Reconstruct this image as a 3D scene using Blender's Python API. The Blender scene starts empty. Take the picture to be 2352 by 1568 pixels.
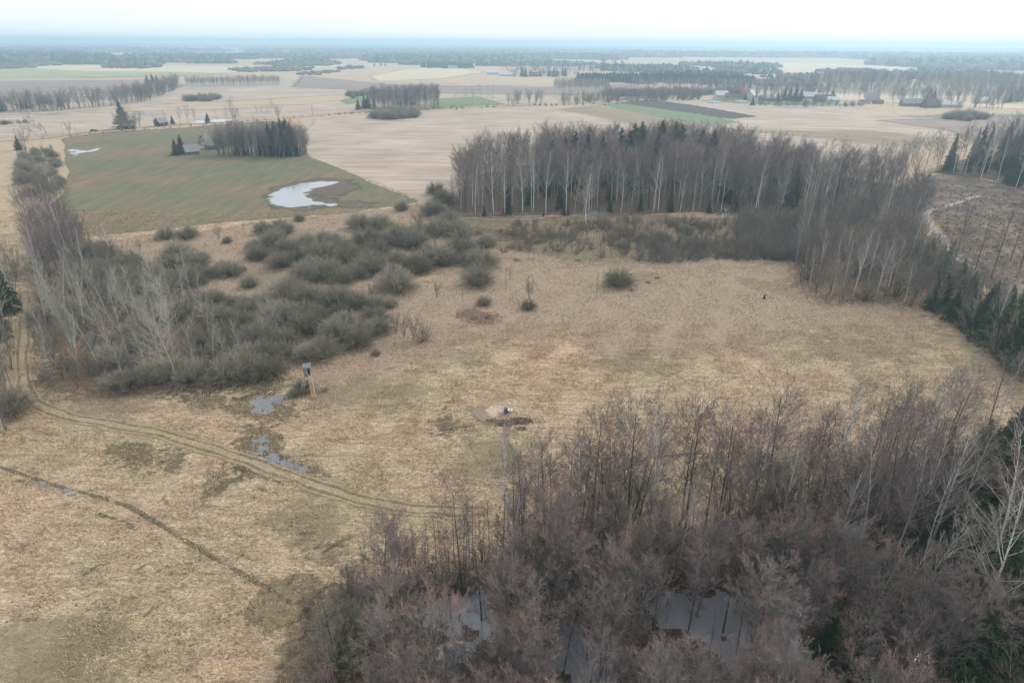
import bpy, math, random
import numpy as np
from mathutils import Matrix, Vector

# ------------------------------------------------------------------ camera, sky, sun, exposure
S = bpy.context.scene
COL = S.collection
CAMZ = 55.0
FPX, CX, CY = 1500.0, 1176.0, 784.0            # focal length and centre, in units of a 2352 wide picture
PITCH, ROLL = math.radians(24.56), math.radians(0.32)
fwd = np.array([0, math.cos(PITCH), -math.sin(PITCH)])
up0 = np.array([0, math.sin(PITCH), math.cos(PITCH)])
rt0 = np.array([1.0, 0, 0])
UP = math.cos(ROLL) * up0 - math.sin(ROLL) * rt0
RT = math.cos(ROLL) * rt0 + math.sin(ROLL) * up0
cam_d = bpy.data.cameras.new('camera')
cam = bpy.data.objects.new('camera', cam_d)
COL.objects.link(cam)
m = Matrix.Identity(4)
for i in range(3):
    m[i][0], m[i][1], m[i][2] = RT[i], UP[i], -fwd[i]
m[2][3] = CAMZ
cam.matrix_world = m
cam_d.sensor_width = 36
cam_d.lens = 36 * FPX / 2352
cam_d.clip_start = 0.5
cam_d.clip_end = 120000
S.camera = cam

SUN_EL, SUN_AZ = math.radians(38), math.radians(48)     # azimuth measured from +Y towards +X
w = bpy.data.worlds.new('World')
S.world = w
w.use_nodes = True
nt = w.node_tree
nt.nodes.clear()
out = nt.nodes.new('ShaderNodeOutputWorld')
bg = nt.nodes.new('ShaderNodeBackground')
bg.inputs['Strength'].default_value = 0.10
sky = nt.nodes.new('ShaderNodeTexSky')
sky.sky_type = 'NISHITA'
sky.sun_disc = False
sky.sun_elevation = SUN_EL
sky.sun_rotation = SUN_AZ
sky.dust_density = 3.0
tc = nt.nodes.new('ShaderNodeTexCoord')
mp = nt.nodes.new('ShaderNodeMapping')
mp.inputs['Scale'].default_value = (1.2, 1.2, 7)
nz = nt.nodes.new('ShaderNodeTexNoise')
nz.inputs['Scale'].default_value = 1.6
nz.inputs['Detail'].default_value = 5
cr = nt.nodes.new('ShaderNodeValToRGB')
cr.color_ramp.elements[0].position = 0.3
cr.color_ramp.elements[0].color = (7.6, 8.15, 8.6, 1)
cr.color_ramp.elements[1].position = 0.7
cr.color_ramp.elements[1].color = (9.4, 9.7, 9.9, 1)
mx = nt.nodes.new('ShaderNodeMix')
mx.data_type = 'RGBA'
mx.inputs[0].default_value = 0.78
L = nt.links.new
L(tc.outputs['Generated'], mp.inputs['Vector'])
L(mp.outputs[0], nz.inputs['Vector'])
L(nz.outputs['Fac'], cr.inputs['Fac'])
L(sky.outputs[0], mx.inputs[6])
L(cr.outputs[0], mx.inputs[7])
L(mx.outputs[2], bg.inputs['Color'])
L(bg.outputs[0], out.inputs['Surface'])

sun_d = bpy.data.lights.new('sun', 'SUN')
sun_d.energy = 1.4
sun_d.angle = math.radians(14)
sun_d.color = (1.0, 0.95, 0.88)
sun = bpy.data.objects.new('sun', sun_d)
COL.objects.link(sun)
sd = Vector((math.cos(SUN_EL) * math.sin(SUN_AZ), math.cos(SUN_EL) * math.cos(SUN_AZ), math.sin(SUN_EL)))
sun.rotation_euler = (-sd).to_track_quat('-Z', 'Y').to_euler()
sun.location = (300, 300, 300)

S.view_settings.view_transform = 'Standard'
S.view_settings.look = 'None'
S.view_settings.exposure = 0.62
S.view_settings.gamma = 1.0
S.view_settings.use_curve_mapping = False
S.cycles.max_bounces = 5
S.cycles.diffuse_bounces = 2
S.cycles.glossy_bounces = 2
S.cycles.transmission_bounces = 2
S.cycles.volume_bounces = 2
S.cycles.transparent_max_bounces = 16
S.cycles.caustics_reflective = False
S.cycles.caustics_refractive = False

HAZE_DENSITY = 0.00032

rng = np.random.default_rng(7)
random.seed(7)


# ------------------------------------------------------------------ where things stand
def G(x, y, z=0.0):
    d = fwd * FPX + RT * (x - CX) - UP * (y - CY)
    t = (z - CAMZ) / d[2]
    return np.array([d[0] * t, d[1] * t, z])


def proj(p):
    d = np.asarray(p, float) - np.array([0, 0, CAMZ])
    f = d @ fwd
    return CX + FPX * (d @ RT) / f, CY - FPX * (d @ UP) / f


def HT(p, ytop):
    """height a thing standing at p needs to reach the row ytop"""
    k = (CY - ytop) / FPX
    d = np.array([p[0], p[1], -CAMZ])
    return (k * (d @ fwd) - d @ UP) / (UP[2] - k * fwd[2])


def GP(pts, z=0.0):
    return np.array([G(x, y, z)[:2] for x, y in pts])


def inside(P, poly):
    x, y = P[:, 0], P[:, 1]
    c = np.zeros(len(P), bool)
    n = len(poly)
    j = n - 1
    for i in range(n):
        xi, yi = poly[i]
        xj, yj = poly[j]
        if yi != yj:
            c ^= ((yi > y) != (yj > y)) & (x < (xj - xi) * (y - yi) / (yj - yi) + xi)
        j = i
    return c


def sdist(P, poly):
    """signed distance, positive inside"""
    d = np.full(len(P), 1e9)
    n = len(poly)
    for i in range(n):
        a, b = poly[i], poly[(i + 1) % n]
        ab = b - a
        t = np.clip(((P - a) @ ab) / max(ab @ ab, 1e-9), 0, 1)
        q = a + t[:, None] * ab
        d = np.minimum(d, np.hypot(*(P - q).T))
    return np.where(inside(P, poly), d, -d)


def wob(P, s, seed=0):
    """cheap smooth 2d noise, about -1..1"""
    r = np.random.default_rng(seed)
    v = np.zeros(len(P))
    for k in range(9):
        a = r.uniform(0, 6.283)
        f = s * r.uniform(0.5, 2.6)
        v += np.sin(P[:, 0] * f * math.cos(a) + P[:, 1] * f * math.sin(a) + r.uniform(0, 6.28)) * (0.33)
    return v


# ------------------------------------------------------------------ materials
def new_mat(name):
    mt = bpy.data.materials.new(name)
    mt.use_nodes = True
    n = mt.node_tree
    b = n.nodes['Principled BSDF']
    b.inputs['Roughness'].default_value = 0.9
    b.inputs['Specular IOR Level'].default_value = 0.15
    return mt, n, b


def mixc(n, f, a, b, t='MIX'):
    x = n.nodes.new('ShaderNodeMix')
    x.data_type = 'RGBA'
    x.blend_type = t
    for i, v in ((0, f), (6, a), (7, b)):
        if isinstance(v, bpy.types.NodeSocket):
            n.links.new(v, x.inputs[i])
        elif i == 0:
            x.inputs[0].default_value = v
        else:
            x.inputs[i].default_value = (*v, 1)
    return x.outputs[2]


def noise(n, vec, scale, detail=3, rough=0.55, dist=0.0):
    x = n.nodes.new('ShaderNodeTexNoise')
    x.inputs['Scale'].default_value = scale
    x.inputs['Detail'].default_value = detail
    x.inputs['Roughness'].default_value = rough
    x.inputs['Distortion'].default_value = dist
    n.links.new(vec, x.inputs['Vector'])
    return x.outputs['Fac']


def ramp(n, v, stops):
    x = n.nodes.new('ShaderNodeValToRGB')
    e = x.color_ramp.elements
    while len(e) < len(stops):
        e.new(0.5)
    for k, (p, c) in enumerate(stops):
        e[k].position = p
        e[k].color = (*c, 1) if len(c) == 3 else c
    n.links.new(v, x.inputs['Fac'])
    return x.outputs['Color']


def step(n, v, a, b):
    x = n.nodes.new('ShaderNodeMapRange')
    x.inputs['From Min'].default_value = a
    x.inputs['From Max'].default_value = b
    n.links.new(v, x.inputs['Value'])
    return x.outputs['Result']


def math_(n, op, a, b):
    x = n.nodes.new('ShaderNodeMath')
    x.operation = op
    for i, v in enumerate((a, b)):
        if isinstance(v, bpy.types.NodeSocket):
            n.links.new(v, x.inputs[i])
        else:
            x.inputs[i].default_value = v
    return x.outputs[0]


def position(n):
    g = n.nodes.new('ShaderNodeNewGeometry')
    return g.outputs['Position']


def mapped(n, v, scale, rot=0):
    x = n.nodes.new('ShaderNodeMapping')
    x.inputs['Scale'].default_value = scale
    x.inputs['Rotation'].default_value = (0, 0, rot)
    n.links.new(v, x.inputs['Vector'])
    return x.outputs[0]


def attr(n, name):
    x = n.nodes.new('ShaderNodeAttribute')
    x.attribute_name = name
    return x.outputs['Fac']


def meadow_color(n):
    """dry spring grass; the same function of place wherever it is used, so that sheets can blend into it"""
    P = position(n)
    big = noise(n, P, 0.013, 4, 0.6)
    mid = noise(n, mapped(n, P, (1, 1, 1)), 0.07, 4, 0.6, 0.6)
    med = noise(n, mapped(n, P, (0.6, 1.3, 1), 0.5), 0.55, 4, 0.62, 0.8)
    fine = noise(n, mapped(n, P, (0.7, 1.5, 1), 0.35), 2.6, 5, 0.7, 1.2)
    c = ramp(n, fine, [(0.25, (0.10, 0.073, 0.048)), (0.40, (0.31, 0.24, 0.165)), (0.54, (0.505, 0.405, 0.29)), (0.72, (0.80, 0.68, 0.51))])
    c2 = ramp(n, med, [(0.3, (0.66, 0.62, 0.58)), (0.5, (0.98, 0.96, 0.93)), (0.7, (1.16, 1.14, 1.06))])
    c = mixc(n, 1.0, c, c2, 'MULTIPLY')
    tint = ramp(n, mid, [(0.3, (0.90, 0.93, 0.86)), (0.48, (1.0, 0.99, 0.97)), (0.62, (1.02, 0.95, 0.95)), (0.75, (1.10, 1.08, 1.03))])
    c = mixc(n, 1.0, c, tint, 'MULTIPLY')
    sw = noise(n, mapped(n, P, (0.10, 1.0, 1), 0.12), 1.3, 3, 0.6, 0.4)
    c = mixc(n, 1.0, c, ramp(n, sw, [(0.33, (0.86, 0.85, 0.83)), (0.5, (1, 1, 1)), (0.66, (1.08, 1.07, 1.05))]), 'MULTIPLY')
    t2 = ramp(n, big, [(0.35, (0.92, 0.93, 0.88)), (0.5, (1, 1, 1)), (0.66, (1.05, 0.97, 0.97))])
    c = mixc(n, 1.0, c, t2, 'MULTIPLY')
    h = math_(n, 'ADD', fine, math_(n, 'MULTIPLY', med, 0.8))
    return c, h


def bump(n, b, h, dist=0.4, strength=0.9):
    x = n.nodes.new('ShaderNodeBump')
    x.inputs['Distance'].default_value = dist
    x.inputs['Strength'].default_value = strength
    n.links.new(h, x.inputs['Height'])
    n.links.new(x.outputs[0], b.inputs['Normal'])


def mat_meadow():
    mt, n, b = new_mat('dry_meadow')
    c, h = meadow_color(n)
    n.links.new(c, b.inputs['Base Color'])
    bump(n, b, h)
    return mt


def mat_sheet(name, stops, scale=0.5, stretch=(1, 1, 1), rot=0.0, stops2=None, scale2=0.03, keep=0.0, ragged=0.5, rscale=0.7):
    """surface that fades into the meadow where its mask goes to 0"""
    mt, n, b = new_mat(name)
    mc, h = meadow_color(n)
    P = position(n)
    f = noise(n, mapped(n, P, stretch, rot), scale, 5, 0.65, 0.5)
    c = ramp(n, f, stops)
    if stops2:
        c = mixc(n, 1.0, c, ramp(n, noise(n, P, scale2, 4, 0.6), stops2), 'MULTIPLY')
    mk = attr(n, 'mask')
    rg = noise(n, P, rscale, 5, 0.7)
    v = math_(n, 'ADD', mk, math_(n, 'MULTIPLY', math_(n, 'SUBTRACT', rg, 0.5), ragged * 2))
    fac = step(n, v, 0.25, 0.6)
    fac = math_(n, 'MULTIPLY', fac, 1 - keep)
    n.links.new(fac, b.inputs['Alpha'])
    n.links.new(c, b.inputs['Base Color'])
    bump(n, b, h, 0.2, 0.5)
    return mt


def mat_plain(name, col, rough=0.85, vary=0.12, scale=3.0):
    mt, n, b = new_mat(name)
    P = n.nodes.new('ShaderNodeTexCoord').outputs['Object']
    f = noise(n, P, scale, 4, 0.6)
    lo = tuple(c * (1 - vary * 2) for c in col)
    hi = tuple(min(1, c * (1 + vary * 2)) for c in col)
    n.links.new(ramp(n, f, [(0.3, lo), (0.7, hi)]), b.inputs['Base Color'])
    b.inputs['Roughness'].default_value = rough
    return mt


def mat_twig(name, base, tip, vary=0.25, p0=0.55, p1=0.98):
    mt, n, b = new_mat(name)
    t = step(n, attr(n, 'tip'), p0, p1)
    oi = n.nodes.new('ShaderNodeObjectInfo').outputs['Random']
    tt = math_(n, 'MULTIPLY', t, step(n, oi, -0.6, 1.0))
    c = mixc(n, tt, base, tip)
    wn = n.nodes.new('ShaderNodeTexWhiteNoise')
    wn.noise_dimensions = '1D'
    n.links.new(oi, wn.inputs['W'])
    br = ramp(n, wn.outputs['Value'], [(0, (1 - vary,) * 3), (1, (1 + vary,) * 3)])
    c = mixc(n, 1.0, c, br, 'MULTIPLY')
    n.links.new(c, b.inputs['Base Color'])
    b.inputs['Roughness'].default_value = 1
    return mt


def mat_bark(name, light, dark, zs=1.2, thr=(0.45, 0.6), base_dark=0.0, vary=0.2):
    mt, n, b = new_mat(name)
    P = n.nodes.new('ShaderNodeTexCoord').outputs['Object']
    f = noise(n, mapped(n, P, (3, 3, zs)), 2.2, 4, 0.6)
    c = ramp(n, f, [(thr[0], dark), (thr[1], light)])
    oi = n.nodes.new('ShaderNodeObjectInfo').outputs['Random']
    br = ramp(n, oi, [(0, (1 - vary,) * 3), (1, (1 + vary,) * 3)])
    c = mixc(n, 1.0, c, br, 'MULTIPLY')
    if base_dark:
        sp = n.nodes.new('ShaderNodeSeparateXYZ')
        n.links.new(P, sp.inputs[0])
        z = step(n, sp.outputs[2], base_dark, 0.2)
        c = mixc(n, z, c, dark)
    n.links.new(c, b.inputs['Base Color'])
    b.inputs['Roughness'].default_value = 0.85
    return mt


def mat_water(name, col, rough=0.04, bumps=0.02):
    mt, n, b = new_mat(name)
    b.inputs['Base Color'].default_value = (*col, 1)
    b.inputs['Roughness'].default_value = rough
    b.inputs['Specular IOR Level'].default_value = 0.5
    b.inputs['IOR'].default_value = 1.33
    if bumps:
        h = noise(n, position(n), 3.0, 3)
        bump(n, b, h, bumps, 0.25)
    return mt


# ------------------------------------------------------------------ mesh helpers
def mesh_np(name, V, F, mats=(), mi=None, tip=None, mask=None, smooth=False):
    """F: list of (k,n) int arrays of faces with the same corner count"""
    me = bpy.data.meshes.new(name)
    V = np.asarray(V, np.float32)
    me.vertices.add(len(V))
    me.vertices.foreach_set('co', V.ravel())
    F = [np.asarray(f, np.int32) for f in F if len(f)]
    corners = np.concatenate([f.ravel() for f in F])
    sizes = np.concatenate([np.full(len(f), f.shape[1], np.int32) for f in F])
    starts = np.concatenate([[0], np.cumsum(sizes)[:-1]]).astype(np.int32)
    me.loops.add(len(corners))
    me.loops.foreach_set('vertex_index', corners)
    me.polygons.add(len(sizes))
    me.polygons.foreach_set('loop_start', starts)
    me.polygons.foreach_set('loop_total', sizes)
    for mt in mats:
        me.materials.append(mt)
    if mi is not None:
        me.polygons.foreach_set('material_index', np.asarray(mi, np.int32))
    me.polygons.foreach_set('use_smooth', np.full(len(sizes), smooth))
    for nm, a in (('tip', tip), ('mask', mask)):
        if a is not None:
            at = me.attributes.new(nm, 'FLOAT', 'POINT')
            at.data.foreach_set('value', np.asarray(a, np.float32))
    me.update(calc_edges=True)
    me.validate()
    return me


def link(name, me, parent=None, loc=None, rot=None, scl=None):
    o = bpy.data.objects.new(name, me)
    COL.objects.link(o)
    if parent is not None:
        o.parent = parent
    if loc is not None:
        o.location = loc
    if rot is not None:
        o.rotation_euler = rot
    if scl is not None:
        o.scale = scl
    return o


def tag(o, label, cat=None, group=None, kind=None):
    if label:
        o['label'] = label
    if cat:
        o['category'] = cat
    if group:
        o['group'] = group
    if kind:
        o['kind'] = kind
    return o


def structure(o, label=None):
    o['kind'] = 'structure'
    if label:
        o['label'] = label
    return o


class MB:
    """collects boxes, beams and prisms into one mesh"""
    def __init__(s):
        s.v, s.q, s.t = [], [], []

    def add(s, pts, quads=(), tris=()):
        o = len(s.v)
        s.v += [tuple(p) for p in pts]
        s.q += [tuple(i + o for i in f) for f in quads]
        s.t += [tuple(i + o for i in f) for f in tris]

    def box(s, c, d, rz=0.0):
        hx, hy, hz = d[0] / 2, d[1] / 2, d[2] / 2
        ca, sa = math.cos(rz), math.sin(rz)
        P = []
        for z in (-hz, hz):
            for x, y in ((-hx, -hy), (hx, -hy), (hx, hy), (-hx, hy)):
                P.append((c[0] + x * ca - y * sa, c[1] + x * sa + y * ca, c[2] + z))
        s.add(P, [(3, 2, 1, 0), (4, 5, 6, 7), (0, 1, 5, 4), (1, 2, 6, 5), (2, 3, 7, 6), (3, 0, 4, 7)])

    def tube(s, a, b, r0, r1=None, n=6):
        r1 = r0 if r1 is None else r1
        a, b = Vector(a), Vector(b)
        d = (b - a).normalized()
        u = d.cross(Vector((0, 0, 1)))
        if u.length < 1e-3:
            u = Vector((1, 0, 0))
        u.normalize()
        v = d.cross(u)
        P = []
        for c, r in ((a, r0), (b, r1)):
            for k in range(n):
                an = 6.28318 * k / n
                P.append(c + u * (r * math.cos(an)) + v * (r * math.sin(an)))
        P += [a, b]
        s.add(P, [(k, (k + 1) % n, n + (k + 1) % n, n + k) for k in range(n)],
              [((k + 1) % n, k, 2 * n) for k in range(n)] + [(n + k, n + (k + 1) % n, 2 * n + 1) for k in range(n)])

    def build(s, name, mat, parent=None, smooth=False):
        me = mesh_np(name, s.v, [s.q, s.t], [mat], smooth=smooth)
        return link(name, me, parent)


# ------------------------------------------------------------------ trees: branch sets
def unit(a):
    return a / np.maximum(np.linalg.norm(a, axis=-1, keepdims=True), 1e-9)


def at_t(B, t):
    t = t[..., None]
    return B['P'] + B['D'] * B['L'][..., None] * t + B['C'] * B['L'][..., None] * t * t


def tan_t(B, t):
    return unit(B['D'] + 2 * B['C'] * t[..., None])


def kids(r, B, n, tr, ang, lr, rr, up=0.0, up_d=0.0, shape=None, jit=0.25):
    """n children on every branch of B. ang: angle from the parent (low, high t); lr: length as a share of the parent's"""
    N = len(B['L'])
    rep = {k: np.repeat(v, n, axis=0) for k, v in B.items()}
    base = np.tile((np.arange(n) + 0.5) / n, N)
    t = tr[0] + (tr[1] - tr[0]) * np.clip(base + r.uniform(-0.5, 0.5, N * n) / n, 0, 1)
    P = at_t(rep, t)
    T = tan_t(rep, t)
    a = r.normal(size=(N * n, 3))
    # golden angle spread round the parent
    perp = unit(np.cross(T, a))
    q = (t - tr[0]) / max(tr[1] - tr[0], 1e-6)
    an = ang[0] + (ang[1] - ang[0]) * q + r.normal(0, 0.12, N * n)
    D = unit(T * np.cos(an)[:, None] + perp * np.sin(an)[:, None] + np.array([0, 0, up_d]))
    sh = shape(q) if shape else (1 - 0.55 * q)
    Ln = rep['L'] * lr * sh * (1 + r.uniform(-jit, jit, N * n))
    R = np.maximum(rep['R'] * rr * (1 - 0.7 * t), 0.004)
    C = np.zeros_like(P)
    C[:, 2] = up * (1 + r.uniform(-0.5, 0.5, N * n))
    C[:, :2] += r.normal(0, 0.05, (N * n, 2))
    return dict(P=P, D=D, L=Ln, R=R, C=C)


def tubes(B, k, sides, taper=0.85):
    N = len(B['L'])
    ts = np.linspace(0, 1, k + 1)
    ref = np.where(np.abs(B['D'][:, 2:3]) > 0.9, np.array([[1.0, 0, 0]]), np.array([[0, 0, 1.0]]))
    u = unit(np.cross(B['D'], ref))
    v = unit(np.cross(B['D'], u))
    V = []
    for t in ts:
        c = at_t(B, np.full(N, t))
        rr = B['R'] * (1 - taper * t)
        for s in range(sides):
            a = 6.28318 * s / sides
            V.append(c + (u * math.cos(a) + v * math.sin(a)) * rr[:, None])
    V = np.stack(V, 1)
    m_ = (k + 1) * sides
    f = []
    for j in range(k):
        for s in range(sides):
            f.append((j * sides + s, j * sides + (s + 1) % sides, (j + 1) * sides + (s + 1) % sides, (j + 1) * sides + s))
    F = (np.arange(N)[:, None, None] * m_ + np.array(f)[None]).reshape(-1, 4)
    return V.reshape(-1, 3), F


def twigs(r, B, wid):
    N = len(B['L'])
    perp = unit(np.cross(B['D'], r.normal(size=(N, 3)))) * (wid * 0.5) * r.uniform(0.7, 1.3, (N, 1))
    tipp = B['P'] + B['D'] * B['L'][:, None] + B['C'] * B['L'][:, None]
    V = np.stack([B['P'] - perp, B['P'] + perp, tipp], 1).reshape(-1, 3)
    return V, np.arange(N * 3).reshape(-1, 3)


def stack(parts):
    V, Q, T, o = [], [], [], 0
    for v, f in parts:
        V.append(v)
        (Q if f.shape[1] == 4 else T).append(f + o)
        o += len(v)
    return np.concatenate(V), [np.concatenate(x) for x in (Q, T) if x]


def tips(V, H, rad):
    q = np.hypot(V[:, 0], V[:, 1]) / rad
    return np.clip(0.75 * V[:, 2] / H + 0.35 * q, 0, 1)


def stems(r, n, H, R, spread=0.0, lean=0.03, wobble=0.03):
    D = np.stack([r.normal(0, lean, n), r.normal(0, lean, n), np.ones(n)], 1)
    if n > 1:
        a = np.arange(n) * 6.283 / n + r.uniform(0, 1)
        D[:, 0] += spread * np.cos(a)
        D[:, 1] += spread * np.sin(a)
    D = unit(D)
    C = np.stack([r.normal(0, wobble, n), r.normal(0, wobble, n), np.zeros(n)], 1)
    P = np.zeros((n, 3))
    P[:, 2] = -0.15
    Ls = H * r.uniform(0.85, 1.0, n)
    Ls[0] = H
    return dict(P=P, D=D, L=Ls, R=np.full(n, R) * r.uniform(0.8, 1, n), C=C)


def variant(kind, seed):
    """returns (trunk V,F), (crown V,F,tip), design height, trunk material, crown material"""
    r = np.random.default_rng(seed)
    if kind == 'alder':                    # tall narrow crown on a dark straight trunk
        H = 17.0
        st = stems(r, 1, H, 0.17, wobble=0.02)
        b1 = kids(r, st, 34, (0.38, 0.99), (1.15, 0.5), 0.17, 0.32, up=0.18, shape=lambda q: 0.5 + 1.1 * q * (1.25 - q) * 1.6)
        b2 = kids(r, b1, 7, (0.25, 1.0), (0.8, 0.5), 0.5, 0.6, up=0.15)
        b3 = kids(r, b2, 10, (0.1, 1.0), (0.8, 0.4), 0.62, 0.6, up=0.12)
        tr, cr_ = [tubes(st, 7, 6)], [tubes(b1, 3, 3), twigs(r, b2, 0.035), twigs(r, b3, 0.026)]
        mats = ('bark_dark', 'twig_alder')
    elif kind == 'maple':                  # broad round crown, pale limbs, red bud tips
        H = 14.0
        st = stems(r, 1, H * 0.9, 0.2, wobble=0.03)
        b1 = kids(r, st, 30, (0.30, 0.98), (1.05, 0.42), 0.36, 0.5, up=0.16, shape=lambda q: 0.55 + 1.5 * q * (1.1 - q))
        b2 = kids(r, b1, 10, (0.25, 1.0), (0.75, 0.45), 0.45, 0.6, up=0.16)
        b3 = kids(r, b2, 7, (0.25, 1.0), (0.7, 0.45), 0.5, 0.6, up=0.12)
        b4 = kids(r, b3, 6, (0.2, 1.0), (0.6, 0.4), 0.65, 0.6, up=0.1)
        tr, cr_ = [tubes(st, 6, 6)], [tubes(b1, 4, 4), tubes(b2, 1, 3), twigs(r, b3, 0.038), twigs(r, b4, 0.027)]
        mats = ('bark_grey', 'twig_red')
    elif kind == 'birch':                  # white trunk and limbs, fine hanging twigs
        H = 19.0
        st = stems(r, 1, H, 0.15, wobble=0.05, lean=0.05)
        b1 = kids(r, st, 26, (0.36, 0.98), (0.75, 0.35), 0.24, 0.38, up=0.22, shape=lambda q: 1.1 - 0.75 * q)
        b2 = kids(r, b1, 8, (0.3, 1.0), (0.7, 0.5), 0.42, 0.6, up=0.02)
        b3 = kids(r, b2, 13, (0.15, 1.0), (0.9, 0.5), 0.7, 0.5, up=-0.25)
        tr, cr_ = [tubes(st, 8, 6), tubes(b1, 4, 3)], [twigs(r, b2, 0.034), twigs(r, b3, 0.022)]
        mats = ('bark_birch', 'twig_birch')
    elif kind == 'aspen':                  # pale grey trunk and bare pale branches all along
        H = 15.0
        st = stems(r, 1, H, 0.14, wobble=0.05, lean=0.05)
        b1 = kids(r, st, 34, (0.22, 0.98), (0.95, 0.5), 0.24, 0.36, up=0.22, shape=lambda q: 1.0 - 0.7 * q)
        b2 = kids(r, b1, 7, (0.2, 1.0), (0.7, 0.5), 0.42, 0.55, up=0.14)
        b3 = kids(r, b2, 6, (0.2, 1.0), (0.7, 0.5), 0.55, 0.5, up=0.12)
        tr, cr_ = [tubes(st, 7, 6)], [tubes(b1, 3, 3), twigs(r, b2, 0.04), twigs(r, b3, 0.022)]
        mats = ('bark_pale', 'twig_pale')
    elif kind == 'pole':                   # thin drawn-up trunk with little crown
        H = 12.0
        st = stems(r, 1, H, 0.085, wobble=0.03)
        b1 = kids(r, st, 26, (0.35, 0.99), (1.0, 0.5), 0.13, 0.3, up=0.2, shape=lambda q: 1 - 0.5 * q)
        b2 = kids(r, b1, 5, (0.2, 1.0), (0.8, 0.5), 0.5, 0.6, up=0.1)
        b3 = kids(r, b2, 4, (0.2, 1.0), (0.8, 0.5), 0.7, 0.6, up=0.1)
        tr, cr_ = [tubes(st, 6, 5)], [twigs(r, b1, 0.05), twigs(r, b2, 0.026), twigs(r, b3, 0.02)]
        mats = ('bark_dark', 'twig_alder')
    elif kind == 'multi':                  # many stemmed grey tree
        H = 10.0
        st = stems(r, 6, H, 0.09, spread=0.22, lean=0.06, wobble=0.05)
        b1 = kids(r, st, 12, (0.25, 0.98), (0.7, 0.4), 0.26, 0.4, up=0.2)
        b2 = kids(r, b1, 7, (0.2, 1.0), (0.7, 0.5), 0.45, 0.6, up=0.15)
        b3 = kids(r, b2, 7, (0.2, 1.0), (0.7, 0.5), 0.6, 0.6, up=0.12)
        tr, cr_ = [tubes(st, 5, 4)], [tubes(b1, 2, 3), twigs(r, b2, 0.034), twigs(r, b3, 0.024)]
        mats = ('bark_grey', 'twig_grey')
    elif kind in ('willow', 'redshrub', 'shrub'):
        n = {'willow': 180, 'redshrub': 40, 'shrub': 34}[kind]
        H = {'willow': 4.6, 'redshrub': 1.6, 'shrub': 3.2}[kind]
        el = np.arcsin(r.uniform(0.05, 1, n))
        az = r.uniform(0, 6.283, n)
        D = np.stack([np.cos(el) * np.cos(az), np.cos(el) * np.sin(az), np.sin(el)], 1)
        wide = {'willow': 1.02, 'redshrub': 1.3, 'shrub': 0.6}[kind]
        tipl = np.stack([D[:, 0] * wide, D[:, 1] * wide, D[:, 2] + 0.06], 1) * H * r.uniform(0.72, 0.98, (n, 1))
        P = np.stack([np.cos(az), np.sin(az), np.zeros(n)], 1) * r.uniform(0, 0.25, (n, 1)) * H * wide
        P[:, 2] = -0.1
        d0 = unit(unit(tipl - P) + np.array([0, 0, 0.55]))
        Ls = np.linalg.norm(tipl - P, axis=1)
        C = (tipl - P) / Ls[:, None] - d0
        st = dict(P=P, D=d0, L=Ls, R=np.full(n, 0.028 if kind == 'willow' else 0.02), C=C)
        k2, k3 = {'willow': (11, 8), 'redshrub': (7, 4), 'shrub': (7, 6)}[kind]
        b2 = kids(r, st, k2, (0.3, 1.0), (0.6, 0.5), 0.3, 0.6, up=0.1)
        b3 = kids(r, b2, k3, (0.1, 1.0), (0.7, 0.45), 0.55, 0.6, up=0.1)
        tr, cr_ = [tubes(st, 3, 3)], [twigs(r, b2, 0.03), twigs(r, b3, 0.026)]
        mats = ('bark_willow', {'willow': 'twig_willow', 'redshrub': 'twig_rust', 'shrub': 'twig_grey'}[kind])
    elif kind in ('spruce', 'slim_spruce'):
        H = 15.0
        wd = 0.2 if kind == 'spruce' else 0.13
        st = stems(r, 1, H, 0.17, wobble=0.004, lean=0.01)
        n1 = 210
        b1 = kids(r, st, n1, (0.06, 0.985), (1.75, 1.0), wd, 0.22, up=-0.05, shape=lambda q: 1.04 - q * 0.98, jit=0.22)
        b2 = kids(r, b1, 11, (0.12, 1.0), (0.9, 0.7), 0.38, 0.5, up=-0.2)
        b3 = kids(r, b2, 4, (0.1, 1.0), (0.7, 0.5), 0.6, 0.5, up=-0.25)
        tr, cr_ = [tubes(st, 5, 6)], [twigs(r, b1, 0.2), twigs(r, b2, 0.24), twigs(r, b3, 0.17)]
        mats = ('bark_dark', 'needles')
    elif kind == 'pine':
        H = 14.0
        st = stems(r, 1, H, 0.18, wobble=0.02)
        b1 = kids(r, st, 34, (0.3, 0.98), (1.2, 0.6), 0.26, 0.4, up=0.15, shape=lambda q: 0.6 + 1.2 * q * (1.1 - q))
        b2 = kids(r, b1, 10, (0.3, 1.0), (0.8, 0.5), 0.35, 0.5, up=0.1)
        b3 = kids(r, b2, 9, (0.2, 1.0), (1.0, 0.6), 0.5, 0.5, up=0.05)
        tr, cr_ = [tubes(st, 5, 6)], [tubes(b1, 2, 3), twigs(r, b2, 0.12), twigs(r, b3, 0.12)]
        mats = ('bark_grey', 'needles')
    tv, tf = stack(tr)
    cv, cf = stack(cr_)
    rad = np.percentile(np.hypot(cv[:, 0], cv[:, 1]), 97)
    return tv, tf, cv, cf, tips(cv, H, rad), H, mats


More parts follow.
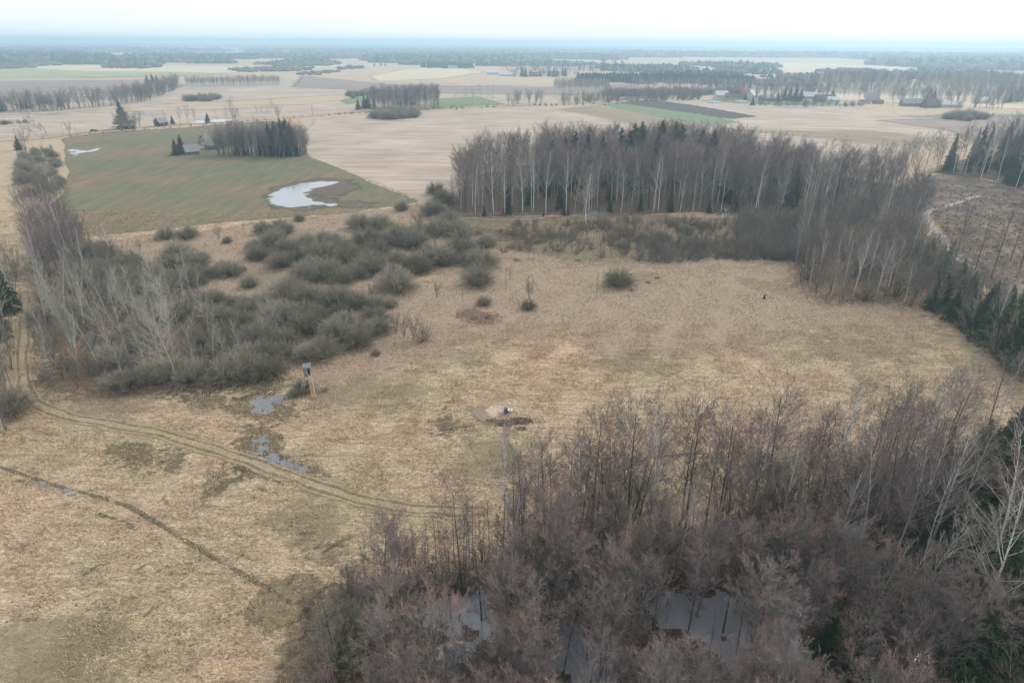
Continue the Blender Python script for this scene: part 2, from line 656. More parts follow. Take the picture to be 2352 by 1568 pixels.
M = {}
M['bark_dark'] = mat_bark('alder_bark', (0.12, 0.11, 0.096), (0.055, 0.048, 0.04))
M['bark_grey'] = mat_bark('grey_bark', (0.28, 0.262, 0.23), (0.14, 0.128, 0.11))
M['bark_pale'] = mat_bark('aspen_bark', (0.48, 0.47, 0.42), (0.30, 0.29, 0.23))
M['bark_birch'] = mat_bark('birch_bark', (0.66, 0.64, 0.60), (0.2, 0.12, 0.11), zs=2.0, thr=(0.36, 0.44), base_dark=2.5)
M['bark_willow'] = mat_bark('willow_bark', (0.13, 0.125, 0.095), (0.06, 0.055, 0.04))
M['twig_alder'] = mat_twig('alder_twigs', (0.16, 0.138, 0.128), (0.22, 0.165, 0.16))
M['twig_red'] = mat_twig('bud_twigs', (0.225, 0.204, 0.184), (0.31, 0.20, 0.182), p0=0.84, p1=1.0)
M['twig_birch'] = mat_twig('birch_twigs', (0.205, 0.18, 0.16), (0.25, 0.18, 0.17))
M['twig_pale'] = mat_twig('aspen_twigs', (0.38, 0.36, 0.31), (0.33, 0.295, 0.26))
M['twig_grey'] = mat_twig('grey_twigs', (0.175, 0.155, 0.128), (0.23, 0.195, 0.168))
M['twig_willow'] = mat_twig('willow_twigs', (0.215, 0.195, 0.145), (0.46, 0.42, 0.325), p0=0.40, vary=0.22)
M['twig_rust'] = mat_twig('rusty_twigs', (0.20, 0.14, 0.10), (0.28, 0.18, 0.13))
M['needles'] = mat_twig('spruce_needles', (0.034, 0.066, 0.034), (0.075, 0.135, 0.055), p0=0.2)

KINDS = {'alder': 4, 'maple': 4, 'birch': 4, 'aspen': 4, 'pole': 3, 'multi': 3, 'willow': 4, 'redshrub': 2, 'shrub': 3, 'spruce': 3, 'slim_spruce': 2, 'pine': 1}
VAR = {}
for ki, (k, n) in enumerate(KINDS.items()):
    for s_ in range(n):
        tv, tf, cv, cf, tp, H, mm = variant(k, 100 * ki + s_)
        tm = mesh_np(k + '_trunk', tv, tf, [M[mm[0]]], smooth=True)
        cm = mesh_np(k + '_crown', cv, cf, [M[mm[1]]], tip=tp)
        jf = []
        mi = []
        for f in tf:
            jf.append(f); mi.append(np.zeros(len(f)))
        for f in cf:
            jf.append(f + len(tv)); mi.append(np.ones(len(f)))
        order = sorted(range(len(jf)), key=lambda i: -jf[i].shape[1])
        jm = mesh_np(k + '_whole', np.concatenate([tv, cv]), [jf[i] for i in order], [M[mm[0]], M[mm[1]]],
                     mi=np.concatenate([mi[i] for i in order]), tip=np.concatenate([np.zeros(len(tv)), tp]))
        VAR[(k, s_)] = dict(trunk=tm, crown=cm, whole=jm, H=H)

NAME = {'alder': 'alder_tree', 'maple': 'maple_tree', 'birch': 'birch_tree', 'aspen': 'aspen_tree', 'pole': 'young_alder', 'multi': 'many_stemmed_tree',
        'willow': 'willow_bush', 'redshrub': 'rusty_shrub', 'shrub': 'bare_shrub', 'spruce': 'spruce_tree', 'slim_spruce': 'spruce_tree', 'pine': 'pine_tree'}
CAT = {'willow': 'bush', 'redshrub': 'bush', 'shrub': 'bush'}
TREES = []


def plant(kind, p, h, label, group=None, parts=True, wx=1.0, v=None, tilt=None, rz=None):
    """one tree or bush of height h standing at p"""
    v = rng.integers(KINDS[kind]) if v is None else v
    V = VAR[(kind, int(v))]
    s = h / V['H']
    rz = rng.uniform(0, 6.283) if rz is None else rz
    tl = (0, 0) if tilt is None else tilt
    if parts:
        e = link(NAME[kind], None, loc=(p[0], p[1], 0), rot=(tl[0], tl[1], rz), scl=(s * wx, s * wx, s))
        e.empty_display_size = 0.5
        stem = 'stems' if kind in ('willow', 'redshrub', 'shrub', 'multi') else 'trunk'
        link(stem, V['trunk'], e)
        link('crown', V['crown'], e)
    else:
        e = link(NAME[kind], V['whole'], loc=(p[0], p[1], 0), rot=(tl[0], tl[1], rz), scl=(s * wx, s * wx, s))
    tag(e, label, CAT.get(kind, 'tree'), group)
    TREES.append(e)
    return e


def TP(kind, x, ybase, ytop, label, group=None, **k):
    p = G(x, ybase)
    return plant(kind, p, HT(p, ytop), label, group, **k)


def scatter(poly, n, dmin, seed=0, tries=40):
    """points in a ground polygon, at least dmin apart"""
    r = np.random.default_rng(seed)
    lo, hi = poly.min(0), poly.max(0)
    pts = []
    cell = {}
    for _ in range(n * tries):
        if len(pts) >= n:
            break
        q = r.uniform(lo, hi)
        if not inside(q[None], poly)[0]:
            continue
        c = (int(q[0] // dmin), int(q[1] // dmin))
        ok = True
        for i in (-1, 0, 1):
            for j in (-1, 0, 1):
                for o in cell.get((c[0] + i, c[1] + j), ()):
                    if (o[0] - q[0]) ** 2 + (o[1] - q[1]) ** 2 < dmin * dmin:
                        ok = False
        if ok:
            pts.append(q)
            cell.setdefault(c, []).append(q)
    return np.array(pts)


SEEDS = {}


def mass(name, label, pts, kinds, hs, seed=0, flat=1.0):
    """a wood too dense to count: real trees instanced on points by geometry nodes"""
    r = np.random.default_rng(seed)
    keys = []
    for k in kinds:
        keys += [(k, i) for i in range(KINDS[k])]
    nt_ = bpy.data.node_groups.new(name, 'GeometryNodeTree')
    nt_.interface.new_socket('Geometry', in_out='INPUT', socket_type='NodeSocketGeometry')
    nt_.interface.new_socket('Geometry', in_out='OUTPUT', socket_type='NodeSocketGeometry')
    gi = nt_.nodes.new('NodeGroupInput')
    go = nt_.nodes.new('NodeGroupOutput')
    jn = nt_.nodes.new('GeometryNodeJoinGeometry')

    def named(nm, ty):
        x = nt_.nodes.new('GeometryNodeInputNamedAttribute')
        x.data_type = ty
        x.inputs['Name'].default_value = nm
        return x.outputs[0]
    var, rot, scl = named('variant', 'INT'), named('turn', 'FLOAT_VECTOR'), named('size', 'FLOAT_VECTOR')
    for i, key in enumerate(keys):
        oi = nt_.nodes.new('GeometryNodeObjectInfo')
        oi.inputs['Object'].default_value = seed_object(key)
        cmp_ = nt_.nodes.new('FunctionNodeCompare')
        cmp_.data_type = 'INT'
        cmp_.operation = 'EQUAL'
        nt_.links.new(var, cmp_.inputs['A'] if False else cmp_.inputs[2])
        cmp_.inputs[3].default_value = i
        ip = nt_.nodes.new('GeometryNodeInstanceOnPoints')
        nt_.links.new(gi.outputs[0], ip.inputs['Points'])
        nt_.links.new(cmp_.outputs[0], ip.inputs['Selection'])
        nt_.links.new(oi.outputs['Geometry'], ip.inputs['Instance'])
        nt_.links.new(rot, ip.inputs['Rotation'])
        nt_.links.new(scl, ip.inputs['Scale'])
        nt_.links.new(ip.outputs[0], jn.inputs[0])
    nt_.links.new(jn.outputs[0], go.inputs[0])
    N = len(pts)
    me = bpy.data.meshes.new(name)
    me.vertices.add(N)
    me.vertices.foreach_set('co', np.column_stack([pts, np.zeros(N)]).astype(np.float32).ravel())
    vi = r.integers(0, len(keys), N)
    a = me.attributes.new('variant', 'INT', 'POINT'); a.data.foreach_set('value', vi.astype(np.int32))
    a = me.attributes.new('turn', 'FLOAT_VECTOR', 'POINT')
    a.data.foreach_set('vector', np.column_stack([r.normal(0, 0.03, N), r.normal(0, 0.03, N), r.uniform(0, 6.28, N)]).astype(np.float32).ravel())
    hh = r.uniform(hs[0], hs[1], N)
    base = np.array([VAR[k]['H'] for k in keys])[vi]
    s = hh / base
    a = me.attributes.new('size', 'FLOAT_VECTOR', 'POINT')
    a.data.foreach_set('vector', np.column_stack([s * flat, s * flat, s]).astype(np.float32).ravel())
    o = link(name, me)
    md = o.modifiers.new('scatter', 'NODES')
    md.node_group = nt_
    return tag(o, label, None, None, 'stuff')


def seed_object(key):
    return SEEDS[key]


# ------------------------------------------------------------------ ground
ground_V = []
R_ = [0, 30, 60, 100, 160, 260, 420, 700, 1200, 2200, 4000, 8000, 16000, 34000]
NA = 96
gv = [(0, 0, 0)]
for rr in R_[1:]:
    for a in range(NA):
        gv.append((rr * math.cos(6.28318 * a / NA), rr * math.sin(6.28318 * a / NA), 0))
gt = [(0, 1 + a, 1 + (a + 1) % NA) for a in range(NA)]
gq = []
for k in range(len(R_) - 2):
    for a in range(NA):
        b = (a + 1) % NA
        gq.append((1 + k * NA + a, 1 + (k + 1) * NA + a, 1 + (k + 1) * NA + b, 1 + k * NA + b))
structure(link('ground', mesh_np('ground', gv, [gq, gt], [mat_meadow()])), 'wide meadow of dry straw coloured grass')


def sheet(name, mat, poly_px, res, z, fade, jag=0.0, jf=0.3, label=None, kind='structure', cut=None, zpoly=None):
    """flat surface on the ground: fine grid cut to a polygon, its mask falling to 0 at the rim"""
    poly = GP(poly_px) if zpoly is None else zpoly
    lo, hi = poly.min(0) - fade, poly.max(0) + fade
    nx, ny = int((hi[0] - lo[0]) / res) + 2, int((hi[1] - lo[1]) / res) + 2
    xs, ys = lo[0] + np.arange(nx) * res, lo[1] + np.arange(ny) * res
    X, Y = np.meshgrid(xs, ys)
    P = np.column_stack([X.ravel(), Y.ravel()])
    d = sdist(P, poly)
    if jag:
        d = d + wob(P, jf, 3) * jag
    mk = np.clip(0.5 + d / fade * 0.5, 0, 1)
    ok = (d > -fade).reshape(ny, nx)
    if cut is not None:
        ok &= cut(P, d).reshape(ny, nx)
    q = ok[:-1, :-1] & ok[1:, :-1] & ok[:-1, 1:] & ok[1:, 1:]
    j, i = np.nonzero(q)
    a = j * nx + i
    F = np.column_stack([a, a + 1, a + nx + 1, a + nx])
    used, inv = np.unique(F, return_inverse=True)
    V = np.column_stack([P[used], np.full(len(used), z)])
    me = mesh_np(name, V, [inv.reshape(-1, 4)], [mat], mask=mk[used])
    o = link(name, me)
    o['kind'] = kind
    if label:
        o['label'] = label
    return o


def strip(name, mat, pts_px, width, z, label=None, world=None, n_across=9):
    """ribbon on the ground; mask 1 in the middle, 0 at both edges, 'tip' runs across 0..1"""
    P = GP(pts_px) if world is None else world
    # resample by distance with smooth curve
    out_ = []
    for i in range(len(P) - 1):
        p0, p1, p2, p3 = P[max(i - 1, 0)], P[i], P[i + 1], P[min(i + 2, len(P) - 1)]
        for t in np.linspace(0, 1, 10, endpoint=False):
            out_.append(0.5 * ((2 * p1) + (-p0 + p2) * t + (2 * p0 - 5 * p1 + 4 * p2 - p3) * t * t + (-p0 + 3 * p1 - 3 * p2 + p3) * t ** 3))
    out_.append(P[-1])
    C = np.array(out_)
    T = np.gradient(C, axis=0)
    T /= np.linalg.norm(T, axis=1, keepdims=True)
    N = np.column_stack([-T[:, 1], T[:, 0]])
    ac = np.linspace(-0.5, 0.5, n_across)
    V, mk, tp = [], [], []
    nn = len(C)
    for k in range(nn):
        e = min(1, k / 14, (nn - 1 - k) / 14)
        wv = width * (1 + 0.10 * math.sin(k * 0.37) + 0.07 * math.sin(k * 0.91))
        for a in ac:
            q = C[k] + N[k] * (a * wv + 0.05 * width * (math.sin(k * 0.53 + width) * 0.5 + math.sin(k * 0.21) * 0.5))
            V.append((q[0], q[1], z))
            mk.append(min(1, (0.5 - abs(a)) * 5) * e)
            tp.append(a + 0.5)
    F = []
    for k in range(nn - 1):
        for a in range(n_across - 1):
            i = k * n_across + a
            F.append((i + n_across, i + n_across + 1, i + 1, i))
    me = mesh_np(name, V, [F], [mat], mask=mk, tip=tp)
    return structure(link(name, me), label)


# field colours
M_green = mat_sheet('winter_crop', [(0.3, (0.115, 0.106, 0.062)), (0.5, (0.148, 0.133, 0.08)), (0.72, (0.192, 0.17, 0.106))], 0.30, (1.0, 0.16, 1), 0.9,
                    [(0.36, (1.28, 1.0, 1.0)), (0.46, (1.06, 0.97, 0.97)), (0.6, (0.84, 0.98, 0.86))], 0.02, ragged=0.15)
M_green2 = mat_sheet('bright_crop', [(0.3, (0.13, 0.17, 0.085)), (0.7, (0.17, 0.21, 0.11))], 0.1, ragged=0.05)
M_plough = mat_sheet('ploughed_soil', [(0.3, (0.05, 0.04, 0.038)), (0.7, (0.085, 0.068, 0.062))], 0.3, (1, 0.1, 1), 1.1, ragged=0.05)
M_brown = mat_sheet('trampled_ground', [(0.3, (0.12, 0.085, 0.06)), (0.5, (0.20, 0.15, 0.115)), (0.75, (0.28, 0.22, 0.17))], 0.8, ragged=0.6)
M_rust = mat_sheet('rusty_grass', [(0.3, (0.10, 0.06, 0.042)), (0.7, (0.20, 0.13, 0.095))], 1.6, ragged=1.2, keep=0.45)
M_marsh = mat_sheet('marsh_grass', [(0.25, (0.07, 0.062, 0.035)), (0.45, (0.17, 0.14, 0.085)), (0.6, (0.25, 0.19, 0.12)), (0.8, (0.36, 0.28, 0.19))], 1.5, ragged=0.8, keep=0.1)
M_pink = mat_sheet('tall_dry_grass', [(0.25, (0.14, 0.10, 0.07)), (0.45, (0.31, 0.23, 0.165)), (0.7, (0.52, 0.40, 0.30))], 1.7, (0.7, 1.3, 1), 0.2, ragged=0.7, keep=0.3, rscale=0.12)
M_floor = mat_sheet('leaf_litter', [(0.25, (0.035, 0.026, 0.018)), (0.5, (0.085, 0.060, 0.043)), (0.75, (0.16, 0.115, 0.08))], 2.2, ragged=0.4)
M_cut = mat_sheet('felled_ground', [(0.25, (0.055, 0.042, 0.033)), (0.45, (0.12, 0.092, 0.07)), (0.6, (0.18, 0.14, 0.105)), (0.8, (0.34, 0.29, 0.24))], 0.6, ragged=0.4, stops2=[(0.35, (0.5, 0.46, 0.44)), (0.5, (0.78, 0.72, 0.70)), (0.62, (1.3, 1.3, 1.3))], scale2=0.09)
M_straw = mat_sheet('stubble_field', [(0.3, (0.44, 0.36, 0.23)), (0.7, (0.56, 0.47, 0.32))], 0.02, ragged=0.05)
M_pale_green = mat_sheet('pale_green_field', [(0.3, (0.24, 0.25, 0.12)), (0.7, (0.34, 0.34, 0.17))], 0.02, ragged=0.05)
M_mauve = mat_sheet('mauve_heath', [(0.3, (0.19, 0.14, 0.12)), (0.7, (0.29, 0.225, 0.19))], 0.05, (0.4, 1, 1), 0.1, ragged=0.1)
M_olive = mat_sheet('olive_grass', [(0.3, (0.21, 0.172, 0.11)), (0.7, (0.38, 0.305, 0.20))], 1.6, ragged=1.5, keep=0.55, rscale=0.45)
M_wet = mat_sheet('wet_grass', [(0.3, (0.06, 0.054, 0.036)), (0.55, (0.12, 0.11, 0.06)), (0.75, (0.27, 0.22, 0.14))], 2.2, ragged=1.7, keep=0.45)


def mat_track():
    mt, n, b = new_mat('grass_track')
    mc, h = meadow_color(n)
    P = position(n)
    f = noise(n, P, 1.6, 5, 0.7)
    grass = ramp(n, f, [(0.3, (0.24, 0.19, 0.115)), (0.7, (0.40, 0.32, 0.21))])
    rut = ramp(n, f, [(0.3, (0.10, 0.078, 0.05)), (0.7, (0.22, 0.17, 0.115))])
    a = attr(n, 'tip')
    d1 = math_(n, 'ABSOLUTE', math_(n, 'SUBTRACT', a, 0.30), 0)
    d2 = math_(n, 'ABSOLUTE', math_(n, 'SUBTRACT', a, 0.70), 0)
    dm = math_(n, 'MINIMUM', d1, d2)
    dm = math_(n, 'ADD', dm, math_(n, 'MULTIPLY', math_(n, 'SUBTRACT', noise(n, P, 0.5, 5, 0.7), 0.5), 0.26))
    inr = step(n, dm, 0.09, 0.035)
    c = mixc(n, inr, grass, rut)
    mk = math_(n, 'ADD', attr(n, 'mask'), math_(n, 'MULTIPLY', math_(n, 'SUBTRACT', noise(n, P, 0.7, 5, 0.7), 0.5), 1.5))
    n.links.new(step(n, mk, 0.2, 0.8), b.inputs['Alpha'])
    n.links.new(c, b.inputs['Base Color'])
    bump(n, b, h, 0.2, 0.5)
    return mt


def mat_ditch():
    mt, n, b = new_mat('ditch_soil')
    mc, h = meadow_color(n)
    P = position(n)
    f = noise(n, P, 1.8, 5, 0.7)
    c = ramp(n, f, [(0.3, (0.055, 0.045, 0.03)), (0.55, (0.15, 0.122, 0.078)), (0.75, (0.30, 0.24, 0.165))])
    mk = math_(n, 'ADD', attr(n, 'mask'), math_(n, 'MULTIPLY', math_(n, 'SUBTRACT', noise(n, P, 0.35, 5, 0.7), 0.5), 3.4))
    n.links.new(step(n, mk, 0.4, 1.1), b.inputs['Alpha'])
    n.links.new(c, b.inputs['Base Color'])
    bump(n, b, h, 0.2, 0.6)
    return mt


M_track = mat_track()
M_ditch = mat_ditch()
W_clear = mat_water('pond_water', (0.16, 0.17, 0.185), 0.05, 0.0)
W_swamp = mat_water('swamp_water', (0.23, 0.24, 0.26), 0.05, 0.01)  # grey base lightened to stand in for the sky's reflection
W_swamp.node_tree.nodes['Principled BSDF'].inputs['Specular IOR Level'].default_value = 1.0
W_field = mat_water('sky_tinted_water', (0.27, 0.285, 0.30), 0.08, 0.0)  # pale base colour holds the reflected sky
W_flood = mat_water('flood_water', (0.30, 0.31, 0.31), 0.12, 0.0)

NEARWOOD = [(1165, 1240), (1300, 1250), (1420, 1225), (1600, 1205), (1800, 1180), (1950, 1140), (2080, 1085), (2200, 1030), (2352, 985), (2560, 930), (2760, 1050), (3000, 1500),
            (2700, 1950), (1600, 2050), (1000, 2050), (700, 1800), (745, 1600), (800, 1440), (880, 1350), (1000, 1330), (1100, 1300)]
MIDWOOD = [(1035, 490), (1060, 440), (1100, 400), (1250, 376), (1500, 365), (1700, 378), (1850, 395), (2000, 420), (2100, 440), (2000, 480), (1850, 500), (1760, 494), (1500, 489), (1250, 496)]
THICKET = [(1840, 498), (2000, 478), (2110, 440), (2135, 470), (2105, 530), (2150, 600), (2230, 680), (2352, 780), (2352, 860), (2250, 790), (2130, 712), (2010, 690), (1905, 695), (1835, 655), (1825, 590)]
FARRIGHT = [(2150, 398), (2200, 372), (2352, 345), (2600, 330), (2750, 480), (2600, 520), (2352, 440), (2270, 412), (2190, 402)]
CUT = [(2112, 440), (2150, 405), (2200, 400), (2352, 438), (2620, 520), (2700, 760), (2500, 760), (2352, 710), (2230, 650), (2150, 560)]

# near sheets
M_mud = mat_sheet('wet_mud', [(0.3, (0.085, 0.07, 0.05)), (0.7, (0.15, 0.125, 0.09))], 0.5, ragged=0.8, rscale=0.3)
sheet('mud', M_mud, [(610, 460), (622, 440), (650, 426), (690, 416), (730, 411), (800, 414), (820, 430), (790, 445), (740, 448), (760, 460), (860, 466), (850, 474), (770, 478), (700, 480), (640, 480)], 1.0, 0.030, 4, 2, 0.4, label='muddy margin of the crescent pool')
sheet('tall_grass', M_pink, [(880, 600), (1000, 640), (1150, 590), (1330, 600), (1500, 620), (1830, 600), (1850, 680), (2000, 720), (1700, 790), (1300, 770), (1000, 800), (850, 850), (700, 830), (850, 700)], 1.2, 0.004, 22, 6, 0.08)
sheet('tall_grass', M_pink, [(240, 560), (560, 520), (960, 470), (1040, 520), (1180, 500), (1500, 500), (1850, 520), (1830, 600), (1500, 615), (1150, 590), (1000, 640), (880, 640), (700, 700), (480, 700), (250, 640)], 1.5, 0.008, 6, 3, 0.08)
sheet('marsh', M_marsh, [(1040, 500), (1500, 495), (1860, 505), (1830, 590), (1600, 595), (1300, 590), (1160, 570)], 1.2, 0.012, 6, 3, 0.1)
sheet('wood_floor', M_floor, [(x, y) for x, y in NEARWOOD], 1.0, 0.012, 3.0, 1.5, 0.25, label='dark leaf litter of the near wood')
sheet('wood_floor', M_floor, MIDWOOD, 2.5, 0.016, 4, 2, 0.1)
sheet('wood_floor', M_rust, THICKET, 2.0, 0.016, 5, 2, 0.1)
sheet('wood_floor', M_floor, FARRIGHT, 4, 0.016, 5, 2, 0.1)
sheet('clearing', M_cut, CUT, 2.0, 0.02, 6, 3, 0.08, label='felled patch of brown stumps and brash')
sheet('marsh', M_rust, [(75, 905), (210, 905), (420, 895), (640, 875), (660, 820), (520, 740), (350, 640), (240, 560), (90, 530), (60, 620), (80, 780)], 1.2, 0.012, 4, 2, 0.15)
sheet('green_field', M_green, [(142, 318), (225, 305), (420, 293), (560, 281), (640, 278), (680, 300), (712, 362), (770, 385), (860, 420), (962, 464), (800, 488), (500, 512), (215, 542), (130, 532), (93, 502), (108, 480), (140, 455), (158, 420), (150, 350)],
      2.0, 0.02, 2.0, 0.8, 0.08, label='green winter crop field with bare brown patches')
sheet('green_strip', M_green2, [(1372, 240), (1445, 236), (1540, 250), (1640, 268), (1696, 281), (1640, 287), (1560, 276), (1450, 257)], 4, 0.04, 4, 1, 0.02)
sheet('ploughed_field', M_plough, [(1412, 236), (1500, 230), (1600, 243), (1742, 268), (1680, 274), (1600, 262), (1500, 248)], 4, 0.06, 3, 1, 0.02)
sheet('green_field', M_green2, [(985, 228), (1100, 222), (1160, 240), (1060, 246), (990, 250)], 5, 0.04, 5, 1, 0.02)
sheet('green_field', M_green2, [(785, 232), (850, 212), (980, 205), (960, 216), (880, 228), (800, 240)], 5, 0.04, 5, 1, 0.02)
sheet('green_field', M_green2, [(2060, 268), (2200, 262), (2500, 264), (2500, 272), (2200, 273)], 6, 0.04, 5, 1, 0.02)
sheet('lawn', M_green2, [(1615, 232), (1720, 226), (1800, 232), (1900, 238), (1960, 240), (1880, 244), (1700, 238)], 6, 0.04, 8, 2, 0.02)
sheet('stubble_field', M_straw, [(-300, 152), (300, 150), (520, 154), (900, 148), (700, 158), (420, 172), (100, 182), (-300, 180)], 22, 0.3, 20, 6, 0.005)
sheet('green_field', M_pale_green, [(-300, 160), (50, 156), (200, 165), (450, 167), (520, 172), (300, 178), (-300, 184)], 22, 0.6, 20, 6, 0.005)
sheet('stubble_field', M_straw, [(930, 160), (1030, 152), (1110, 166), (1000, 180), (880, 186), (860, 175)], 14, 0.3, 20, 6, 0.005)
sheet('stubble_field', M_straw, [(1480, 212), (1750, 206), (1900, 215), (2352, 225), (2352, 250), (1900, 228), (1500, 218)], 10, 0.1, 12, 3, 0.01)
sheet('stubble_field', M_straw, [(1500, 148), (1800, 144), (2050, 152), (2250, 150), (2352, 160), (2000, 170), (1700, 165)], 30, 0.3, 40, 6, 0.005)
sheet('heath', M_mauve, [(-300, 200), (0, 186), (320, 184), (420, 196), (380, 212), (200, 215), (0, 235), (-300, 240)], 10, 0.1, 12, 3, 0.01)
sheet('heath', M_mauve, [(2000, 276), (2352, 268), (2700, 262), (2700, 330), (2250, 330), (2180, 300)], 6, 0.1, 12, 3, 0.01)
sheet('heath', M_mauve, [(700, 175), (900, 195), (1300, 200), (1480, 190), (1420, 206), (1200, 218), (900, 212), (680, 200)], 12, 0.1, 14, 3, 0.01)
sheet('olive_meadow', M_olive, [(1280, 252), (1370, 242), (1650, 290), (1500, 296), (1400, 275)], 5, 0.03, 10, 2, 0.02)
sheet('olive_meadow', M_olive, [(1700, 300), (2000, 300), (2150, 320), (2080, 340), (1850, 315)], 5, 0.03, 10, 2, 0.02)

M_haze_field = mat_sheet('haze_tinted_field', [(0.3, (0.27, 0.212, 0.165)), (0.48, (0.37, 0.30, 0.235)), (0.68, (0.47, 0.385, 0.305))], 0.14, (0.22, 1, 1), 0.15, [(0.33, (0.84, 0.82, 0.82)), (0.5, (0.98, 0.97, 0.96)), (0.66, (1.10, 1.08, 1.05))], 0.02, ragged=0.3, rscale=0.1)  # far grass coloured pinkish to carry a distance haze tint
sheet('haze_tinted_field', M_haze_field, [(690, 352), (720, 275), (860, 262), (1250, 247), (1420, 242), (1700, 290), (2100, 330), (2000, 400), (1500, 380), (1100, 400), (1000, 455), (965, 462), (860, 415), (715, 358)], 4, 0.016, 4, 2, 0.03, label='wide field behind the middle wood, pinkish haze tint in its colour')
sheet('haze_tinted_field', M_haze_field, [(1430, 236), (1600, 228), (1900, 242), (2080, 262), (2200, 300), (2180, 330), (1700, 290)], 5, 0.022, 5, 2, 0.03)
sheet('haze_tinted_field', M_haze_field, [(-400, 330), (-200, 268), (100, 262), (350, 246), (700, 240), (850, 220), (1250, 215), (1300, 232), (700, 264), (420, 284), (100, 312)], 6, 0.022, 8, 2, 0.03)
sheet('haze_tinted_field', M_haze_field, [(-400, 270), (-200, 184), (330, 184), (660, 186), (1300, 196), (1900, 196), (2600, 200), (2600, 260), (2000, 236), (1400, 218), (850, 214), (400, 238), (100, 262)], 14, 0.05, 14, 4, 0.01)
# grass patches in the near meadow
for i, (x, y, rx, ry, mt_) in enumerate([(305, 1045, 60, 28, M_wet), (405, 1065, 14, 38, M_wet), (485, 1105, 22, 26, M_wet), (600, 880, 60, 22, M_wet), (610, 935, 70, 34, M_wet), (600, 1025, 45, 50, M_wet),
                                         (680, 1075, 80, 26, M_wet), (700, 1190, 70, 40, M_olive), (1105, 727, 42, 12, M_rust), (1470, 640, 50, 14, M_olive), (1760, 655, 60, 14, M_olive),
                                         (270, 930, 160, 30, M_olive), (430, 915, 60, 18, M_wet), (60, 1500, 200, 70, M_olive), (300, 1480, 120, 50, M_olive), (715, 1500, 60, 130, M_marsh), (660, 1400, 45, 30, M_marsh), (740, 1540, 50, 90, M_rust),
                                         (1500, 1150, 160, 30, M_olive), (1090, 1065, 90, 35, M_olive), (1200, 560, 30, 14, M_rust), (1130, 540, 60, 18, M_rust), (1800, 1080, 200, 40, M_olive),
                                         (180, 1560, 90, 30, M_olive), (600, 640, 60, 20, M_olive), (1420, 835, 120, 20, M_olive), (1990, 800, 120, 25, M_olive), (1030, 975, 22, 26, M_wet), (820, 900, 120, 25, M_olive)]):
    a_ = np.linspace(0, 6.283, 15)[:-1]
    sheet('grass_patch', mt_, [(x + rx * math.cos(a) * random.uniform(0.75, 1.2), y + ry * math.sin(a) * random.uniform(0.75, 1.2)) for a in a_], 0.6, 0.020 + 0.004 * (i % 6), 2.2, 1.4, 0.35)

strip('track', M_track, [(50, 640), (56, 700), (55, 770), (52, 850), (60, 898), (92, 930), (160, 957), (260, 976), (370, 995), (470, 1026), (560, 1055), (640, 1083), (720, 1112), (800, 1140), (900, 1161), (1000, 1172), (1080, 1176), (1160, 1172)], 3.6, 0.052,
      'two rutted grass track curving across the meadow')
strip('track', M_track, [(75, 520), (72, 490), (48, 465), (38, 440), (42, 400), (48, 370), (45, 350), (30, 330)], 3.8, 0.052, 'rutted track beside the hedge left of the green field')
strip('ditch', M_ditch, [(-60, 1052), (0, 1073), (60, 1092), (140, 1118), (240, 1145), (300, 1165), (360, 1200), (430, 1245), (500, 1285), (560, 1320), (630, 1360), (690, 1400)], 0.8, 0.048, 'narrow dark ditch crossing the near meadow')
for pts_ in ([(190, 1165), (240, 1185), (290, 1200), (330, 1235)], [(180, 1330), (215, 1305), (250, 1285)], [(290, 1325), (330, 1300), (380, 1268)], [(340, 1330), (365, 1310), (400, 1290)], [(300, 1440), (350, 1400), (400, 1370)],
             [(690, 1310), (740, 1270), (800, 1235), (820, 1225)], [(620, 1390), (680, 1320), (720, 1280)], [(470, 1395), (500, 1380)], [(360, 1100), (380, 1150), (420, 1190)], [(0, 1110), (50, 1105), (110, 1135)],
             [(1010, 945), (1025, 935), (1042, 920)], [(980, 990), (1030, 985), (1080, 978), (1150, 968)], [(970, 1000), (1010, 998), (1060, 985)], [(620, 1240), (700, 1225), (790, 1235)], [(690, 1270), (760, 1250), (830, 1262)],
             [(560, 1110), (620, 1130), (700, 1150)], [(1400, 1057), (1500, 1050), (1620, 1040), (1700, 1042)]):
    FZ = globals().get('FZ', 0.056) + 0.004
    strip('furrow', M_ditch, pts_, 0.75, FZ)
strip('farm_road', mat_sheet('dirt_road', [(0.3, (0.17, 0.12, 0.09)), (0.7, (0.24, 0.18, 0.14))], 0.5, ragged=0.3), [(-100, 330), (60, 322), (140, 314), (240, 300), (420, 287), (600, 276), (720, 267), (860, 256), (1050, 249), (1250, 241), (1420, 236), (1600, 226)], 5, 0.07, 'dirt road with hedges across the fields')
strip('farm_road', mat_sheet('dirt_road', [(0.3, (0.17, 0.12, 0.09)), (0.7, (0.24, 0.18, 0.14))], 0.5, ragged=0.3), [(0, 275), (150, 262), (330, 256), (560, 250), (700, 246)], 4, 0.07)
strip('farm_road', mat_sheet('pale_road', [(0.3, (0.40, 0.36, 0.30)), (0.7, (0.50, 0.45, 0.38))], 0.5, ragged=0.1), [(955, 208), (990, 214), (1015, 221)], 6, 0.07)

# brash lines on the clearing
M_brash = mat_sheet('grey_brash', [(0.3, (0.22, 0.19, 0.16)), (0.7, (0.40, 0.37, 0.33))], 1.2, ragged=0.5)
strip('brash_line', M_brash, [(2170, 470), (2135, 485), (2125, 500), (2140, 525), (2165, 545), (2190, 590), (2230, 610), (2290, 640)], 3, 0.06)
strip('brash_line', M_brash, [(2140, 485), (2190, 470), (2240, 452), (2290, 450)], 2.5, 0.06)

